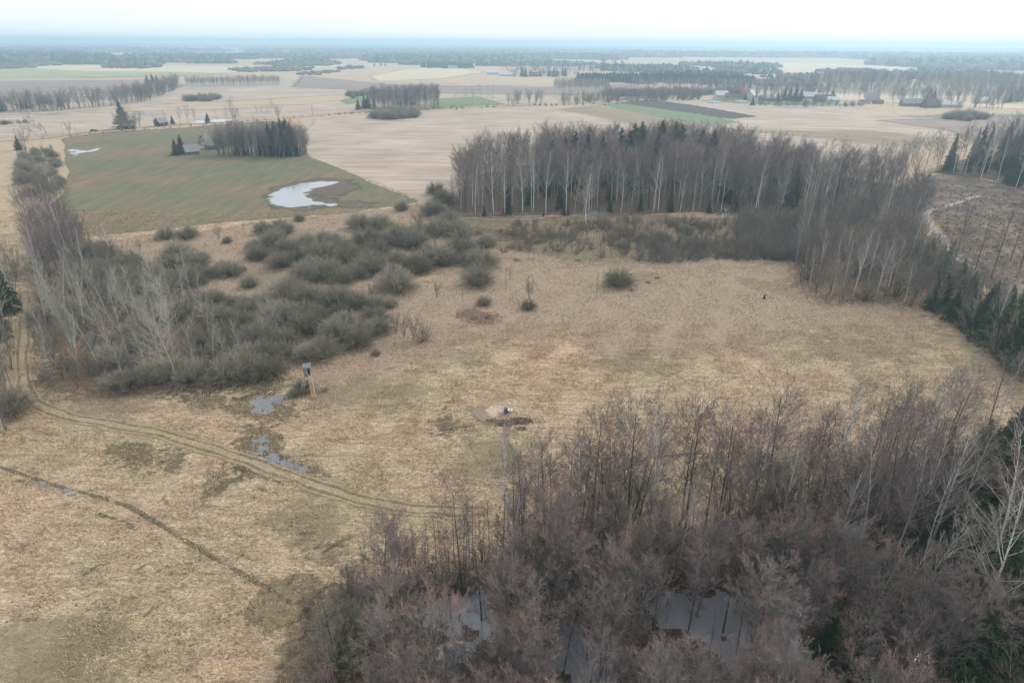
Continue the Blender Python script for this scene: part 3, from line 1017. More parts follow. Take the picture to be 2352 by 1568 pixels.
# water
sheet('pond', W_field, [(617, 458), (625, 445), (650, 432), (690, 422), (730, 417), (778, 418), (748, 427), (715, 435), (702, 445), (712, 455), (730, 463), (772, 470), (760, 474), (722, 470), (700, 474), (660, 477), (632, 472)],
      0.35, 0.045, 0.3, 0.9, 0.9, label='pale crescent shaped flood pool in the green field')
sheet('pond', W_flood, [(440, 284), (450, 277), (480, 275), (537, 273), (530, 279), (480, 283)], 1.5, 0.05, 0.5, 0.6, 0.3, label='pale flood pool behind the farm sheds')
sheet('pond', W_flood, [(303, 262), (308, 256), (330, 258), (345, 261), (325, 264)], 1.5, 0.05, 0.5, 0.6, 0.3)
ragg = lambda th, f, seed: (lambda P, d: wob(P, f, seed) < th + d * 0.25)
sheet('puddle', W_flood, [(157, 345), (175, 342), (200, 347), (225, 341), (226, 348), (200, 350), (175, 357)], 0.5, 0.05, 0.3, 1.0, 0.5, cut=ragg(0.5, 1.2, 5))
sheet('puddle', W_flood, [(28, 349), (50, 346), (60, 350), (40, 353)], 0.5, 0.05, 0.3, 0.6, 0.5)
sheet('puddle', W_clear, [(568, 935), (580, 915), (610, 908), (650, 912), (662, 925), (640, 940), (610, 948), (580, 950)], 0.16, 0.06, 0.2, 0.5, 1.2, cut=ragg(0.75, 2.6, 6), label='blue grey puddle among grass left of the hunting stand')
sheet('puddle', W_clear, [(575, 1005), (600, 998), (620, 1010), (612, 1035), (585, 1030)], 0.16, 0.06, 0.2, 0.5, 1.2, cut=ragg(0.2, 2.6, 7))
sheet('puddle', W_clear, [(582, 1040), (610, 1036), (660, 1058), (735, 1085), (740, 1094), (690, 1082), (620, 1062)], 0.16, 0.06, 0.2, 0.4, 1.2, cut=ragg(0.5, 2.6, 8), label='thin puddle beside the track')
sheet('puddle', W_clear, [(85, 1107), (100, 1106), (112, 1113), (98, 1114)], 0.12, 0.06, 0.1, 0.15, 1.2)
sheet('puddle', W_clear, [(120, 1118), (150, 1124), (175, 1135), (165, 1138), (140, 1130)], 0.12, 0.06, 0.1, 0.2, 1.6, cut=ragg(0.2, 3, 9))
sheet('puddle', W_clear, [(1340, 492), (1360, 484), (1400, 485), (1400, 495), (1360, 498)], 0.5, 0.06, 0.2, 0.5, 1.0)
sheet('puddle', W_clear, [(1640, 494), (1680, 486), (1740, 484), (1760, 492), (1700, 498)], 0.5, 0.06, 0.2, 0.5, 1.0)
sheet('swamp', W_swamp, [(975, 1400), (1000, 1352), (1080, 1350), (1130, 1395), (1260, 1430), (1400, 1400), (1480, 1352), (1600, 1348), (1750, 1352), (1880, 1362), (1930, 1420), (1960, 1480), (2050, 1500), (2200, 1500), (2352, 1440), (2600, 1400), (2700, 1900), (1500, 2050), (1000, 2000), (880, 1700), (960, 1500)],
      0.3, 0.03, 0.3, 0.9, 0.5, cut=lambda P, d: (wob(P, 0.42, 12) + 0.35 * wob(P, 1.6, 13) < 0.30) & (d > -0.2), label='still swamp water between the trees of the near wood')

# ------------------------------------------------------------------ hills on the horizon
def hills(name, y0, hgt, seed, col):
    r = np.random.default_rng(seed)
    n = 260
    xs = np.linspace(-1.15, 1.15, n)
    V = []
    prof = np.zeros(n)
    for k in range(1, 14):
        prof += np.sin(xs * k * 3.1 + r.uniform(0, 6.28)) / k
    prof = (prof - prof.min()) / (prof.max() - prof.min())
    for j, (dy, f) in enumerate(((0, 0), (0.03, 0.6), (0.06, 1.0), (0.12, 1.0), (0.2, 0))):
        for i in range(n):
            R = y0 * (1 + dy)
            V.append((R * math.sin(xs[i]), R * math.cos(xs[i]), -0.5 + f * hgt * (0.25 + 0.75 * prof[i])))
    F = [(j * n + i, j * n + i + 1, (j + 1) * n + i + 1, (j + 1) * n + i) for j in range(4) for i in range(n - 1)]
    return structure(link(name, mesh_np(name, V, [F], [col], smooth=True)))


M_forest_hill = mat_plain('wooded_hill', (0.055, 0.065, 0.05), 1, 0.3, 0.002)
hills('hills', 15000, 40, 3, M_forest_hill)
hills('hills', 24000, 62, 5, M_forest_hill)


# ------------------------------------------------------------------ far forests
def far_forest(name, label, blocks, seed):
    """crowns of far woods, each a small jittered spire or dome, joined"""
    r = np.random.default_rng(seed)
    V, F, o = [], [], 0
    tipv = []
    for poly_px, sp, hs, con in blocks:
        poly = GP(poly_px)
        lo, hi = poly.min(0), poly.max(0)
        n = int((hi[0] - lo[0]) * (hi[1] - lo[1]) / sp ** 2)
        P = r.uniform(lo, hi, (n, 2))
        P = P[sdist(P, poly) + wob(P, 3.0 / math.sqrt((hi[0] - lo[0]) * (hi[1] - lo[1]) + 1) * 6, seed) * sp * 2.5 > 0]
        n = len(P)
        k = 6
        is_con = r.uniform(size=n) < con
        h = r.uniform(hs[0], hs[1], n) * np.where(is_con, 1.1, 0.9)
        wd = sp * r.uniform(0.5, 0.85, n)
        rings = []
        for zz, rad_b, rad_c in ((0.02, 0.7, 1.0), (0.5, 1.0, 0.62), (0.85, 0.6, 0.2)):
            for s in range(k):
                a = 6.283 * s / k + r.uniform(0, 0.6, n)
                rad = np.where(is_con, rad_c, rad_b) * wd * r.uniform(0.7, 1.25, n)
                rings.append(np.column_stack([P[:, 0] + rad * np.cos(a), P[:, 1] + rad * np.sin(a), h * zz * r.uniform(0.9, 1.1, n)]))
        rings.append(np.column_stack([P, h]))
        vv = np.stack(rings, 1)
        V.append(vv.reshape(-1, 3))
        f = []
        for j in range(2):
            for s in range(k):
                a, b = j * k + s, j * k + (s + 1) % k
                f += [(a, b, b + k), (a, b + k, a + k)]
        for s in range(k):
            f.append((2 * k + s, 2 * k + (s + 1) % k, 3 * k))
        F.append((np.arange(n)[:, None, None] * (3 * k + 1) + np.array(f)[None]).reshape(-1, 3) + o)
        tipv.append(np.repeat(np.where(is_con, 0.0, 1.0) * r.uniform(0.6, 1, n), 3 * k + 1))
        o += n * (3 * k + 1)
    me = mesh_np(name, np.concatenate(V), [np.concatenate(F)], [M_far], tip=np.concatenate(tipv))
    return tag(link(name, me), label, None, None, 'stuff')


mt, n, b = new_mat('far_crowns')
t_ = attr(n, 'tip')
c = ramp(n, t_, [(0.0, (0.022, 0.04, 0.024)), (0.3, (0.03, 0.045, 0.028)), (0.6, (0.10, 0.085, 0.075)), (1.0, (0.15, 0.125, 0.11))])
n.links.new(c, b.inputs['Base Color'])
b.inputs['Roughness'].default_value = 1
M_far = mt

far_forest('far_forest', 'blue hazy woods spread below the horizon', [
    ([(-300, 104), (700, 105), (1500, 109), (2700, 118), (2700, 124), (1500, 115), (700, 110), (-300, 109)], 60, (14, 24), 0.5),
    ([(-300, 112), (250, 113), (560, 118), (420, 122), (-300, 121)], 40, (12, 20), 0.6),
    ([(560, 116), (1100, 114), (1480, 120), (1100, 124), (700, 124)], 38, (12, 20), 0.5),
    ([(1400, 122), (2000, 126), (2600, 130), (2600, 145), (2300, 147), (2150, 140), (1900, 134), (1500, 130)], 30, (14, 22), 0.5),
    ([(1990, 148), (2200, 142), (2600, 142), (2600, 163), (2350, 165), (2150, 160)], 22, (14, 22), 0.4),
], 11)
far_forest('far_forest', 'hazy woods and thickets scattered over the far plain', [
    ([(-300, 126), (120, 124), (250, 134), (240, 148), (100, 150), (-300, 150)], 20, (12, 20), 0.6),
    ([(310, 130), (560, 130), (600, 136), (380, 138)], 20, (10, 16), 0.7),
    ([(190, 138), (400, 136), (370, 148), (230, 149)], 17, (9, 16), 0.5),
    ([(480, 128), (820, 126), (830, 136), (520, 134)], 24, (8, 16), 0.3),
    ([(850, 130), (1100, 126), (1300, 130), (1500, 140), (1250, 136), (1120, 145), (1000, 150), (860, 146)], 18, (10, 18), 0.45),
    ([(1180, 126), (1400, 128), (1560, 132), (1400, 133)], 24, (10, 18), 0.4),
    ([(590, 148), (760, 143), (770, 150), (640, 153)], 14, (5, 9), 0.2),
    ([(640, 142), (730, 139), (740, 144), (650, 146)], 14, (5, 9), 0.8),
    ([(260, 154), (300, 152), (380, 154), (330, 158), (262, 158)], 10, (7, 13), 0.1),
    ([(40, 150), (100, 148), (120, 152), (60, 154)], 12, (5, 9), 0.2),
    ([(540, 160), (700, 156), (690, 164), (560, 166)], 10, (3, 7), 0.0),
    ([(1560, 150), (1700, 150), (1800, 156), (1700, 160)], 16, (8, 14), 0.5),
    ([(-300, 156), (20, 154), (60, 156), (0, 160), (-300, 162)], 14, (5, 11), 0.3),
    ([(420, 142), (520, 141), (540, 146), (440, 147)], 14, (5, 11), 0.4),
    ([(690, 170), (770, 164), (775, 166), (700, 173)], 8, (2, 5), 0.0),
    ([(780, 158), (830, 155), (835, 157), (790, 160)], 8, (3, 7), 0.4),
    ([(1100, 148), (1250, 146), (1380, 150), (1240, 153), (1110, 152)], 15, (6, 13), 0.4),
    ([(1380, 156), (1520, 156), (1600, 162), (1500, 168), (1390, 164)], 11, (6, 12), 0.5),
    ([(1640, 164), (1780, 166), (1800, 172), (1660, 172)], 12, (5, 11), 0.5),
    ([(1800, 178), (2000, 180), (2080, 186), (1900, 192), (1810, 188)], 10, (6, 12), 0.25),
    ([(2060, 170), (2260, 172), (2300, 180), (2100, 184)], 12, (7, 14), 0.3),
    ([(2260, 182), (2420, 180), (2420, 190), (2280, 192)], 11, (6, 12), 0.3),
    ([(1900, 166), (2000, 164), (2020, 170), (1910, 172)], 14, (5, 10), 0.3),
    ([(1740, 190), (1860, 192), (1870, 200), (1750, 200)], 8, (5, 10), 0.35),
], 12)
far_forest('plantation', 'dark block of young spruces planted behind the fields', [
    ([(1320, 184), (1450, 182), (1560, 186), (1720, 190), (1720, 196), (1540, 192), (1330, 190)], 6, (9, 12), 1.0),
    ([(975, 153), (1070, 156), (1085, 158), (985, 156)], 9, (9, 13), 1.0),
    ([(1500, 176), (1620, 176), (1720, 184), (1560, 184)], 8, (7, 12), 0.9),
], 13)

# ------------------------------------------------------------------ seed trees for the masses: real trees in the woods
ORD = ['first', 'second', 'third', 'fourth', 'fifth', 'sixth', 'seventh', 'eighth', 'ninth', 'tenth', 'eleventh', 'twelfth', 'thirteenth', 'fourteenth', 'fifteenth', 'sixteenth', 'seventeenth', 'eighteenth',
       'nineteenth', 'twentieth', 'twenty-first', 'twenty-second', 'twenty-third', 'twenty-fourth', 'twenty-fifth', 'twenty-sixth', 'twenty-seventh', 'twenty-eighth', 'twenty-ninth', 'thirtieth']


def ordn(i):
    return ORD[i] if i < len(ORD) else None


LOOK = {'alder': 'slim bare alder', 'maple': 'round crowned bare tree', 'birch': 'white stemmed birch', 'aspen': 'pale bare aspen', 'pole': 'thin bare young tree', 'multi': 'grey many stemmed tree',
        'spruce': 'dark green spruce', 'slim_spruce': 'narrow dark spruce', 'pine': 'dark pine', 'willow': 'rounded willow bush', 'shrub': 'bare grey shrub', 'redshrub': 'low rusty shrub'}


def belts(items, where, names, edges, group):
    """items: (kind, p, h, kwargs); sorted into belts by distance y and numbered left to right"""
    bins = {}
    for it in items:
        k = int(np.searchsorted(edges, it[1][1]))
        bins.setdefault(k, []).append(it)
    for k, its in bins.items():
        per = {}
        for it in sorted(its, key=lambda q: q[1][0]):
            per.setdefault(it[0], []).append(it)
        for kind, lst in per.items():
            for i, (kd, p, h, kw) in enumerate(lst):
                o = ordn(i)
                lab = f"{LOOK[kd]}, {o} from left, {names[k]} {where}" if o else f"{LOOK[kd]} among many alike, {names[k]} {where}"
                plant(kd, p, h, lab, group, **kw)


# ---- near wood
GAPS = [np.array(g, float) for g in ([(1470, 1355), (1700, 1350), (1730, 1460), (1650, 1560), (1500, 1490)], [(1770, 1368), (1890, 1372), (1965, 1490), (1940, 1580), (1830, 1510)], [(2040, 1500), (2200, 1505), (2190, 1580), (2060, 1580)],
                                     [(2250, 1500), (2352, 1450), (2370, 1580), (2270, 1580)], [(985, 1345), (1090, 1345), (1120, 1430), (1000, 1420)], [(1290, 1460), (1370, 1450), (1380, 1580), (1290, 1580)])]


def over_gap(p, h):
    """does a tree here stand over one of the open pools of the swamp, seen from above the meadow"""
    q = np.array([proj((p[0], p[1], h * f)) for f in (0.35, 0.6, 0.85)])
    return any(inside(q, g).any() for g in GAPS)


poly = GP(NEARWOOD)
pts = scatter(poly, 620, 3.05, 21, 60)
sd_ = sdist(pts, poly)
items = []
for p, d in zip(pts, sd_):
    x, y = proj((p[0], p[1], 0))
    x2, y2 = proj((p[0], p[1], 16))
    if x2 < -60 or x2 > 2420 or y2 > 1640:
        continue
    if x < 1150 and y < 1345:
        continue
    u = rng.uniform()
    if y < 1330:                                   # far side: tall alders and birches against the meadow
        kd = 'alder' if u < 0.55 else ('birch' if u < 0.70 + 0.2 * (x > 1600) else ('pole' if u < 0.86 else 'multi'))
        h = {'alder': 15.5, 'birch': 16.5, 'pole': 12, 'multi': 9}[kd] * rng.uniform(0.85, 1.12)
    elif x < 1950:
        kd = 'maple' if u < 0.60 else ('alder' if u < 0.80 else ('aspen' if u < 0.88 else 'multi'))
        h = {'maple': 12.0, 'alder': 13.5, 'aspen': 12.5, 'multi': 8}[kd] * rng.uniform(0.85, 1.15)
        if 1400 < x and 1330 < y < 1700:
            h *= 0.85
    else:
        kd = 'alder' if u < 0.35 else ('maple' if u < 0.6 else ('aspen' if u < 0.8 else ('spruce' if u < 0.86 + 0.08 * (x > 2250) else 'birch')))
        h = {'maple': 12.5, 'alder': 14.5, 'aspen': 14, 'spruce': 11, 'birch': 15.5}[kd] * rng.uniform(0.85, 1.15)
    if x < 1000:
        h *= 0.8
    if 1430 < x < 2050 and 1350 < y < 1750 and rng.uniform() < 0.10:
        continue
    if x > 2130 and y > 1040 and rng.uniform() < 0.85:
        continue
    if y > 1420:
        h *= 0.86
    if over_gap(p, h) and rng.uniform() < (0.8 if kd != 'alder' else 0.3):
        continue
    items.append((kd, p, h, dict(tilt=(rng.normal(0, 0.04), rng.normal(0, 0.04)))))
belts(items, 'of the near wood', {0: 'close front', 1: 'swampy front', 2: 'middle', 3: 'rear', 4: 'far meadow edge'}, [40, 55, 68, 80], 'trees of the near wood')
for kd in KINDS:
    for v_ in range(KINDS[kd]):
        pass

up_ = scatter(poly, 520, 2.2, 22, 40)
keep_ = []
for p in up_:
    x, y = proj((p[0], p[1], 0))
    if y < 1340 and x > 1165 or 1960 < x < 2180:
        keep_.append(p)
    elif rng.uniform() < 0.2 and not over_gap(p, 4):
        keep_.append(p)
UNDER = np.array(keep_)
ex = scatter(GP([(1165, 1250), (1420, 1232), (1800, 1190), (2080, 1095), (2330, 1000), (2352, 1120), (2100, 1230), (1800, 1310), (1450, 1335), (1150, 1330)]), 130, 2.6, 24, 60)
belts([(('alder', 'pole', 'birch', 'alder', 'multi')[int(rng.integers(5))], p, rng.uniform(9, 15.5), dict(tilt=(rng.normal(0, 0.03), rng.normal(0, 0.03)))) for p in ex if proj((p[0], p[1], 0))[0] < 2150],
      'at the meadow rim', {0: 'near line', 1: 'second line', 2: 'third line', 3: 'outermost line'}, list(np.percentile([p[1] for p in ex], [25, 50, 75])), 'trees along the meadow rim of the near wood')
ga = [q for g in GAPS for q in scatter(GP([tuple(c) for c in g]), 7, 2.6, 31)]
belts([(('alder', 'pole')[i % 2], p, rng.uniform(9, 12.5), dict(tilt=(rng.normal(0, 0.05), rng.normal(0, 0.05)))) for i, p in enumerate(ga)],
      'in the open swamp pools', {0: 'near pools', 1: 'far pools'}, [float(np.median([p[1] for p in ga]))], 'thin trees in the open swamp pools')
ex = scatter(GP([(960, 1400), (1200, 1440), (1480, 1370), (1900, 1380), (2060, 1520), (2300, 1540), (2352, 1900), (1000, 1900), (860, 1640)]), 85, 3.6, 25, 60)
belts([(('maple', 'maple', 'alder', 'maple', 'multi')[int(rng.integers(5))], p, rng.uniform(9.5, 12.5), dict(wx=1.12, tilt=(rng.normal(0, 0.03), rng.normal(0, 0.03)))) for p in ex if not over_gap(p, 11)],
      'out in the swamp water', {0: 'closest group', 1: 'second group', 2: 'third group', 3: 'farthest group'}, list(np.percentile([p[1] for p in ex], [25, 50, 75])), 'trees standing in the swamp')
# hand placed trees of the near wood
for i, (x, yb, yt) in enumerate([(2262, 1250, 985), (2310, 1150, 955), (2350, 1330, 1000), (2310, 1440, 1120), (2225, 1180, 985), (2290, 1590, 1300), (2345, 1200, 950), (2200, 1300, 1110), (2270, 1360, 1060), (2240, 1480, 1230), (2330, 1500, 1200), (2215, 1600, 1400), (2230, 1110, 960), (2290, 1090, 930), (2180, 1230, 1090), (2330, 1270, 1060)]):
    TP('spruce', x, yb, yt, ['tall green spruce left of the pair', 'tall green spruce at the very edge', 'broad spruce leaning out of frame', 'big green spruce lower down the edge', 'smaller spruce in front of white birch', 'dark spruce at the bottom corner', 'spruce half hidden by its taller neighbour', 'spruce standing deeper left in the wood', 'spruce between the two tallest', 'lower spruce above the swamp', 'spruce above the bottom corner', 'lowest spruce by the swamp water', 'small spruce at the meadow side', 'bushy spruce at the meadow side', 'dark spruce deepest to the left', 'full spruce beside the frame'][i] + ' on the right of near wood', 'spruces of the near wood', wx=1.5)
for i, (x, yb, yt) in enumerate([(2060, 1110, 1020), (2138, 1150, 975), (1690, 1230, 1150), (1365, 1400, 1340), (1890, 1500, 1375), (1812, 1620, 1535), (1765, 1180, 1060), (2000, 1300, 1180), (1300, 1260, 1150), (1850, 1240, 1090), (2240, 1500, 1380), (1945, 1200, 1040), (2080, 1290, 1130)]):
    TP('slim_spruce', x, yb, yt, 'small green spruce between bare trees of near wood, ' + ORD[i] + ' of thirteen', 'small spruces in the near wood', wx=1.4)
for i, (x, yb, yt) in enumerate([(2260, 1140, 845), (2130, 1270, 955), (2060, 1180, 850), (1690, 1230, 910), (1500, 1245, 930), (1800, 1210, 925), (2200, 1500, 1090), (1880, 1210, 880), (1420, 1260, 945), (2240, 1400, 1010)]):
    TP('birch', x, yb, yt, f'tall white limbed birch standing out over the near wood, {ORD[i]} of ten', 'tall birches of the near wood', wx=1.15, tilt=(rng.normal(0, 0.03), 0.02))
for i, (x, yb, yt) in enumerate([(1250, 1255, 1010), (1355, 1260, 965), (1432, 1275, 960), (1300, 1262, 1030), (1200, 1250, 1040), (1560, 1240, 970), (1180, 1235, 1060), (1640, 1240, 960), (1740, 1225, 900)]):
    TP('alder', x, yb, yt, f'tall dark trunked alder rising against the meadow, {ORD[i]} of nine', 'tall alders at the meadow edge')
for i in range(30):
    x = 805 + i * 11.5 + rng.uniform(-5, 5)
    yb = 1385 - 0.42 * (x - 800) * 0.75 + rng.uniform(-22, 12)
    TP('pole', x, yb, yb - rng.uniform(75, 125) - (35 if x > 1060 else 0), f'thin bare sapling, {ORD[i]} from the left along the wood edge', 'saplings along the near wood edge')
for i, (x, yb, h) in enumerate([(820, 1400, 3.4), (850, 1350, 3.0), (1010, 1330, 4.2), (1060, 1320, 3.8), (960, 1345, 3.2), (790, 1460, 4.4), (780, 1520, 4.0), (1110, 1290, 4), (900, 1360, 2.6)]):
    plant('willow' if x < 830 else 'shrub', G(x, yb), h, f'dark bush at the left rim of near wood, {ORD[i]} of nine', 'bushes at the near wood rim')

# seed objects (first whole-mesh tree of every variant) used by the uncountable masses
mid = GP(MIDWOOD)
mw_pts = scatter(mid, 1350, 3.9, 31, 30)
order = np.argsort([-proj((p[0], p[1], 0))[1] for p in mw_pts])
mw_pts = mw_pts[order]


def seed_plant(kd, v_, p, h, lab, group):
    e = plant(kd, p, h, lab, group, parts=False, v=v_)
    SEEDS[(kd, v_)] = e
    return e


sp_ = scatter(GP([(1150, 430), (1900, 440), (1850, 480), (1150, 480)]), 60, 6, 5)
j = 0
for kd in ('alder', 'maple', 'birch', 'aspen', 'pole', 'multi', 'spruce', 'slim_spruce', 'pine'):
    for v_ in range(KINDS[kd]):
        hh = {'alder': 19, 'maple': 16, 'birch': 20, 'aspen': 16, 'pole': 13, 'multi': 10, 'spruce': 17, 'slim_spruce': 15, 'pine': 15}[kd]
        seed_plant(kd, v_, sp_[j], hh, f'{LOOK[kd]} deep inside the middle wood, {ORD[v_]} of its shape', 'trees inside the middle wood')
        j += 1
for kd in ('willow', 'shrub', 'redshrub'):
    for v_ in range(KINDS[kd]):
        q = G(1240 + 47 * (j % 12) + rng.uniform(-8, 8), 520 + 60 * rng.uniform())
        seed_plant(kd, v_, q, {'willow': 3.0, 'shrub': 3, 'redshrub': 1.5}[kd], f'{LOOK[kd]} in the marsh before the middle wood, {ORD[v_]} of its shape', 'bushes in the marsh')
        j += 1

mass('undergrowth', 'brown undergrowth and thin stems beneath the near wood', UNDER, ['shrub', 'multi', 'pole', 'redshrub'], (1.6, 6.5), 17)
# ---- middle wood: front belt as single trees, the rest as a mass
front = [p for p in mw_pts if proj((p[0], p[1], 0))[1] > 466 - 0 and proj((p[0], p[1], 0))[0] < 2020][:190]
fs = {tuple(p) for p in front}
items = []
for p in front:
    u = rng.uniform()
    kd = 'alder' if u < 0.38 else 'birch' if u < 0.62 else 'aspen' if u < 0.74 else 'pole' if u < 0.88 else 'slim_spruce' if u < 0.92 else 'multi'
    h = {'alder': 19, 'birch': 20, 'aspen': 17, 'pole': 14, 'multi': 10, 'slim_spruce': 13}[kd] * rng.uniform(0.85, 1.1)
    items.append((kd, p, h, {}))
ys = sorted(p[1] for p in front)
ed = [ys[len(ys) // 5], ys[2 * len(ys) // 5], ys[3 * len(ys) // 5], ys[4 * len(ys) // 5]]
belts(items, 'of the middle wood', {0: 'front belt', 1: 'second belt', 2: 'third belt', 3: 'fourth belt', 4: 'fifth belt'}, ed, 'trees along the front of the middle wood')
rest = np.array([p for p in mw_pts if tuple(p) not in fs])
rx = np.array([proj((p[0], p[1], 0))[0] for p in rest])
mass('wood', 'dense grey purple bare wood behind the meadow', rest[rx < 1720], ['alder', 'birch', 'maple', 'alder', 'pole', 'aspen'], (14, 19), 5)
mass('wood', 'lower hazy right end of the bare middle wood', rest[rx >= 1720], ['alder', 'multi', 'maple', 'pole', 'birch'], (11, 17), 5)
for i, (x, yb, yt) in enumerate([(1092, 497, 372), (1135, 497, 352), (1200, 496, 362), (1300, 497, 350), (1352, 490, 385), (1345, 520, 400), (1560, 492, 400), (1590, 494, 395), (1655, 492, 380), (1740, 495, 395), (1500, 492, 350), (1795, 480, 350), (1868, 460, 330), (1160, 496, 380), (1425, 494, 385)]):
    TP('birch', x, yb, yt, f'bright white birch at the front of middle wood, {ORD[i]} picked out', 'bright birches of the middle wood')
for i, (x, yt) in enumerate([(1265, 326), (1380, 318), (1318, 305), (1440, 305), (1452, 288), (1467, 283), (1420, 298), (1512, 280), (1542, 283), (1558, 290), (1604, 304), (1630, 305), (1500, 315), (1345, 312), (1293, 320), (1470, 300)]):
    TP('spruce', x, yt + 108, yt - 7, f'dark spruce poking above the bare middle wood, {ORD[i]} of sixteen', 'spruces of the middle wood', wx=1.8)
for i, (x, yb, yt) in enumerate([(1113, 497, 468), (1298, 495, 440), (1248, 497, 482), (1628, 490, 450), (1738, 493, 462), (1285, 480, 420), (1820, 470, 400), (1470, 485, 440), (1400, 487, 447), (1540, 487, 445), (1690, 487, 450)]):
    TP('spruce', x, yb, yt, f'young spruce at the foot of the middle wood, {ORD[i]} of eleven', 'young spruces under the middle wood', parts=False)

# ---- right thicket
th = GP(THICKET)
tp_ = scatter(th, 620, 3.4, 41, 30)
k1, k2 = tp_[::4], np.delete(tp_, np.arange(0, len(tp_), 4), axis=0)
mass('thicket', 'grey brown thicket of bare young trees right of meadow', k2, ['multi', 'pole', 'shrub', 'multi', 'alder'], (6, 12), 6)
items = [(('aspen', 'pole', 'alder', 'birch', 'multi')[int(rng.integers(5))], p, rng.uniform(8, 13), dict(parts=False)) for p in k1]
belts(items, 'of the right thicket', {0: 'near end', 1: 'lower half', 2: 'centre', 3: 'upper half', 4: 'far end'}, list(np.percentile([p[1] for p in k1], [20, 40, 60, 80])), 'bare trees in the right thicket')
for i, (x, yb, yt) in enumerate([(1882, 640, 530), (1860, 655, 565), (1905, 690, 590), (1935, 668, 555), (1955, 690, 525), (1975, 640, 530), (1990, 660, 540), (2010, 692, 545), (2035, 680, 560), (2055, 640, 550), (1940, 615, 520), (1965, 660, 550), (2020, 650, 555), (2075, 700, 600), (1845, 620, 560), (1915, 640, 540), (2205, 640, 560), (2330, 660, 600), (2100, 560, 500)]):
    TP('birch', x, yb, yt, f'slender white birch where the right thicket meets the meadow, {ORD[i]} of nineteen', 'birches at the thicket corner')
for i, (x, yb, yt) in enumerate([(2140, 712, 640), (2162, 700, 625), (2185, 735, 660), (2215, 755, 690), (2240, 770, 680), (2262, 790, 700), (2290, 800, 690), (2320, 825, 700), (2345, 850, 730), (2300, 760, 660), (2270, 730, 640), (2335, 780, 670), (2095, 620, 560), (2130, 610, 545), (2175, 620, 550),
                                 (2150, 640, 560), (2225, 690, 620), (2365, 800, 670), (2360, 870, 750), (2310, 720, 650), (2350, 720, 640), (2200, 660, 590), (2118, 650, 590), (2285, 770, 690), (2255, 745, 660), (2330, 850, 740)]):
    TP('spruce', x, yb, yt, f'dark young spruce in the band along the right meadow edge, {ORD[i]} of its row', 'spruces along the right meadow edge', wx=1.55)

# ---- far right wood
fr = scatter(GP(FARRIGHT), 420, 6, 51, 30)
mass('wood', 'dark mixed wood beyond the felled clearing', fr, ['alder', 'slim_spruce', 'birch', 'alder', 'spruce'], (15, 22), 7)
for i, (x, yb, yt) in enumerate([(2215, 410, 300), (2290, 425, 310), (2330, 440, 320), (2250, 418, 305), (2350, 450, 330), (2240, 620, 500), (2275, 640, 480), (2320, 600, 450), (2338, 640, 470), (2180, 640, 480)]):
    TP('alder' if i > 4 else 'birch', x, yb, yt, f'tall lone bare tree by the felled clearing, {ORD[i]} of ten', 'tall trees by the clearing')
k = scatter(GP([(1990, 415), (2150, 400), (2170, 360), (2100, 360), (2010, 395)]), 60, 5, 52)
mass('thicket', 'open row of bare trees behind the thicket', k, ['pole', 'alder', 'birch'], (9, 15), 8)

# ---- marsh shrubs before the middle wood
k = scatter(GP([(1180, 515), (1500, 512), (1850, 520), (1840, 590), (1640, 592), (1460, 604), (1330, 585), (1170, 575)]), 330, 2.4, 61)
mass('scrub', 'brown and grey scrub in the marsh before the wood', k, ['shrub', 'redshrub', 'shrub', 'multi', 'pole'], (1.4, 4.8), 9)
k = scatter(GP([(1480, 560), (1650, 570), (1820, 560), (1830, 600), (1640, 598), (1490, 606)]), 220, 2.0, 62)
mass('scrub', 'denser grey scrub along the meadow edge', k, ['shrub', 'multi', 'shrub'], (2.5, 5.0), 10)
k = scatter(GP([(1690, 500), (1850, 505), (1850, 600), (1700, 595)]), 170, 2.3, 63)
mass('scrub', 'scrub thickening towards the right thicket', k, ['shrub', 'multi'], (3, 6.5), 11)

# ---- left grove
LG = GP([(95, 895), (210, 900), (420, 890), (560, 872), (640, 862), (650, 815), (520, 760), (470, 690), (350, 640), (240, 590), (150, 530), (90, 530), (75, 600), (90, 760)])
lp = scatter(LG, 330, 2.9, 71)
items = []
for p in lp[:230]:
    x, y = proj((p[0], p[1], 0))
    u = rng.uniform()
    if y > 845:
        kd, h = ('multi', 5.0) if u < 0.5 else ('willow', 4.0) if u < 0.8 else ('shrub', 4)
    elif y > 690:
        kd, h = ('aspen', 13.0) if u < 0.30 else ('multi', 6.5) if u < 0.72 else ('shrub', 4.5) if u < 0.85 else ('willow', 4.5)
        if x > 480 and kd == 'aspen':
            kd, h = 'multi', 6
    elif x < 200:
        kd, h = ('alder', 15) if u < 0.35 else ('birch', 15) if u < 0.5 else ('multi', 9)
    else:
        kd, h = ('multi', 7) if u < 0.6 else ('willow', 4.5)
    items.append((kd, p, h * rng.uniform(0.8, 1.15), {}))
belts(items, 'of the left grove', {0: 'front', 1: 'lower part', 2: 'centre', 3: 'upper part', 4: 'far tip'}, list(np.percentile([p[1] for p in lp[:230]], [20, 42, 62, 82])), 'trees and bushes of the left grove')
mass('scrub', 'grey brown undergrowth in the left grove', lp[230:], ['shrub', 'multi'], (2.5, 5), 12)
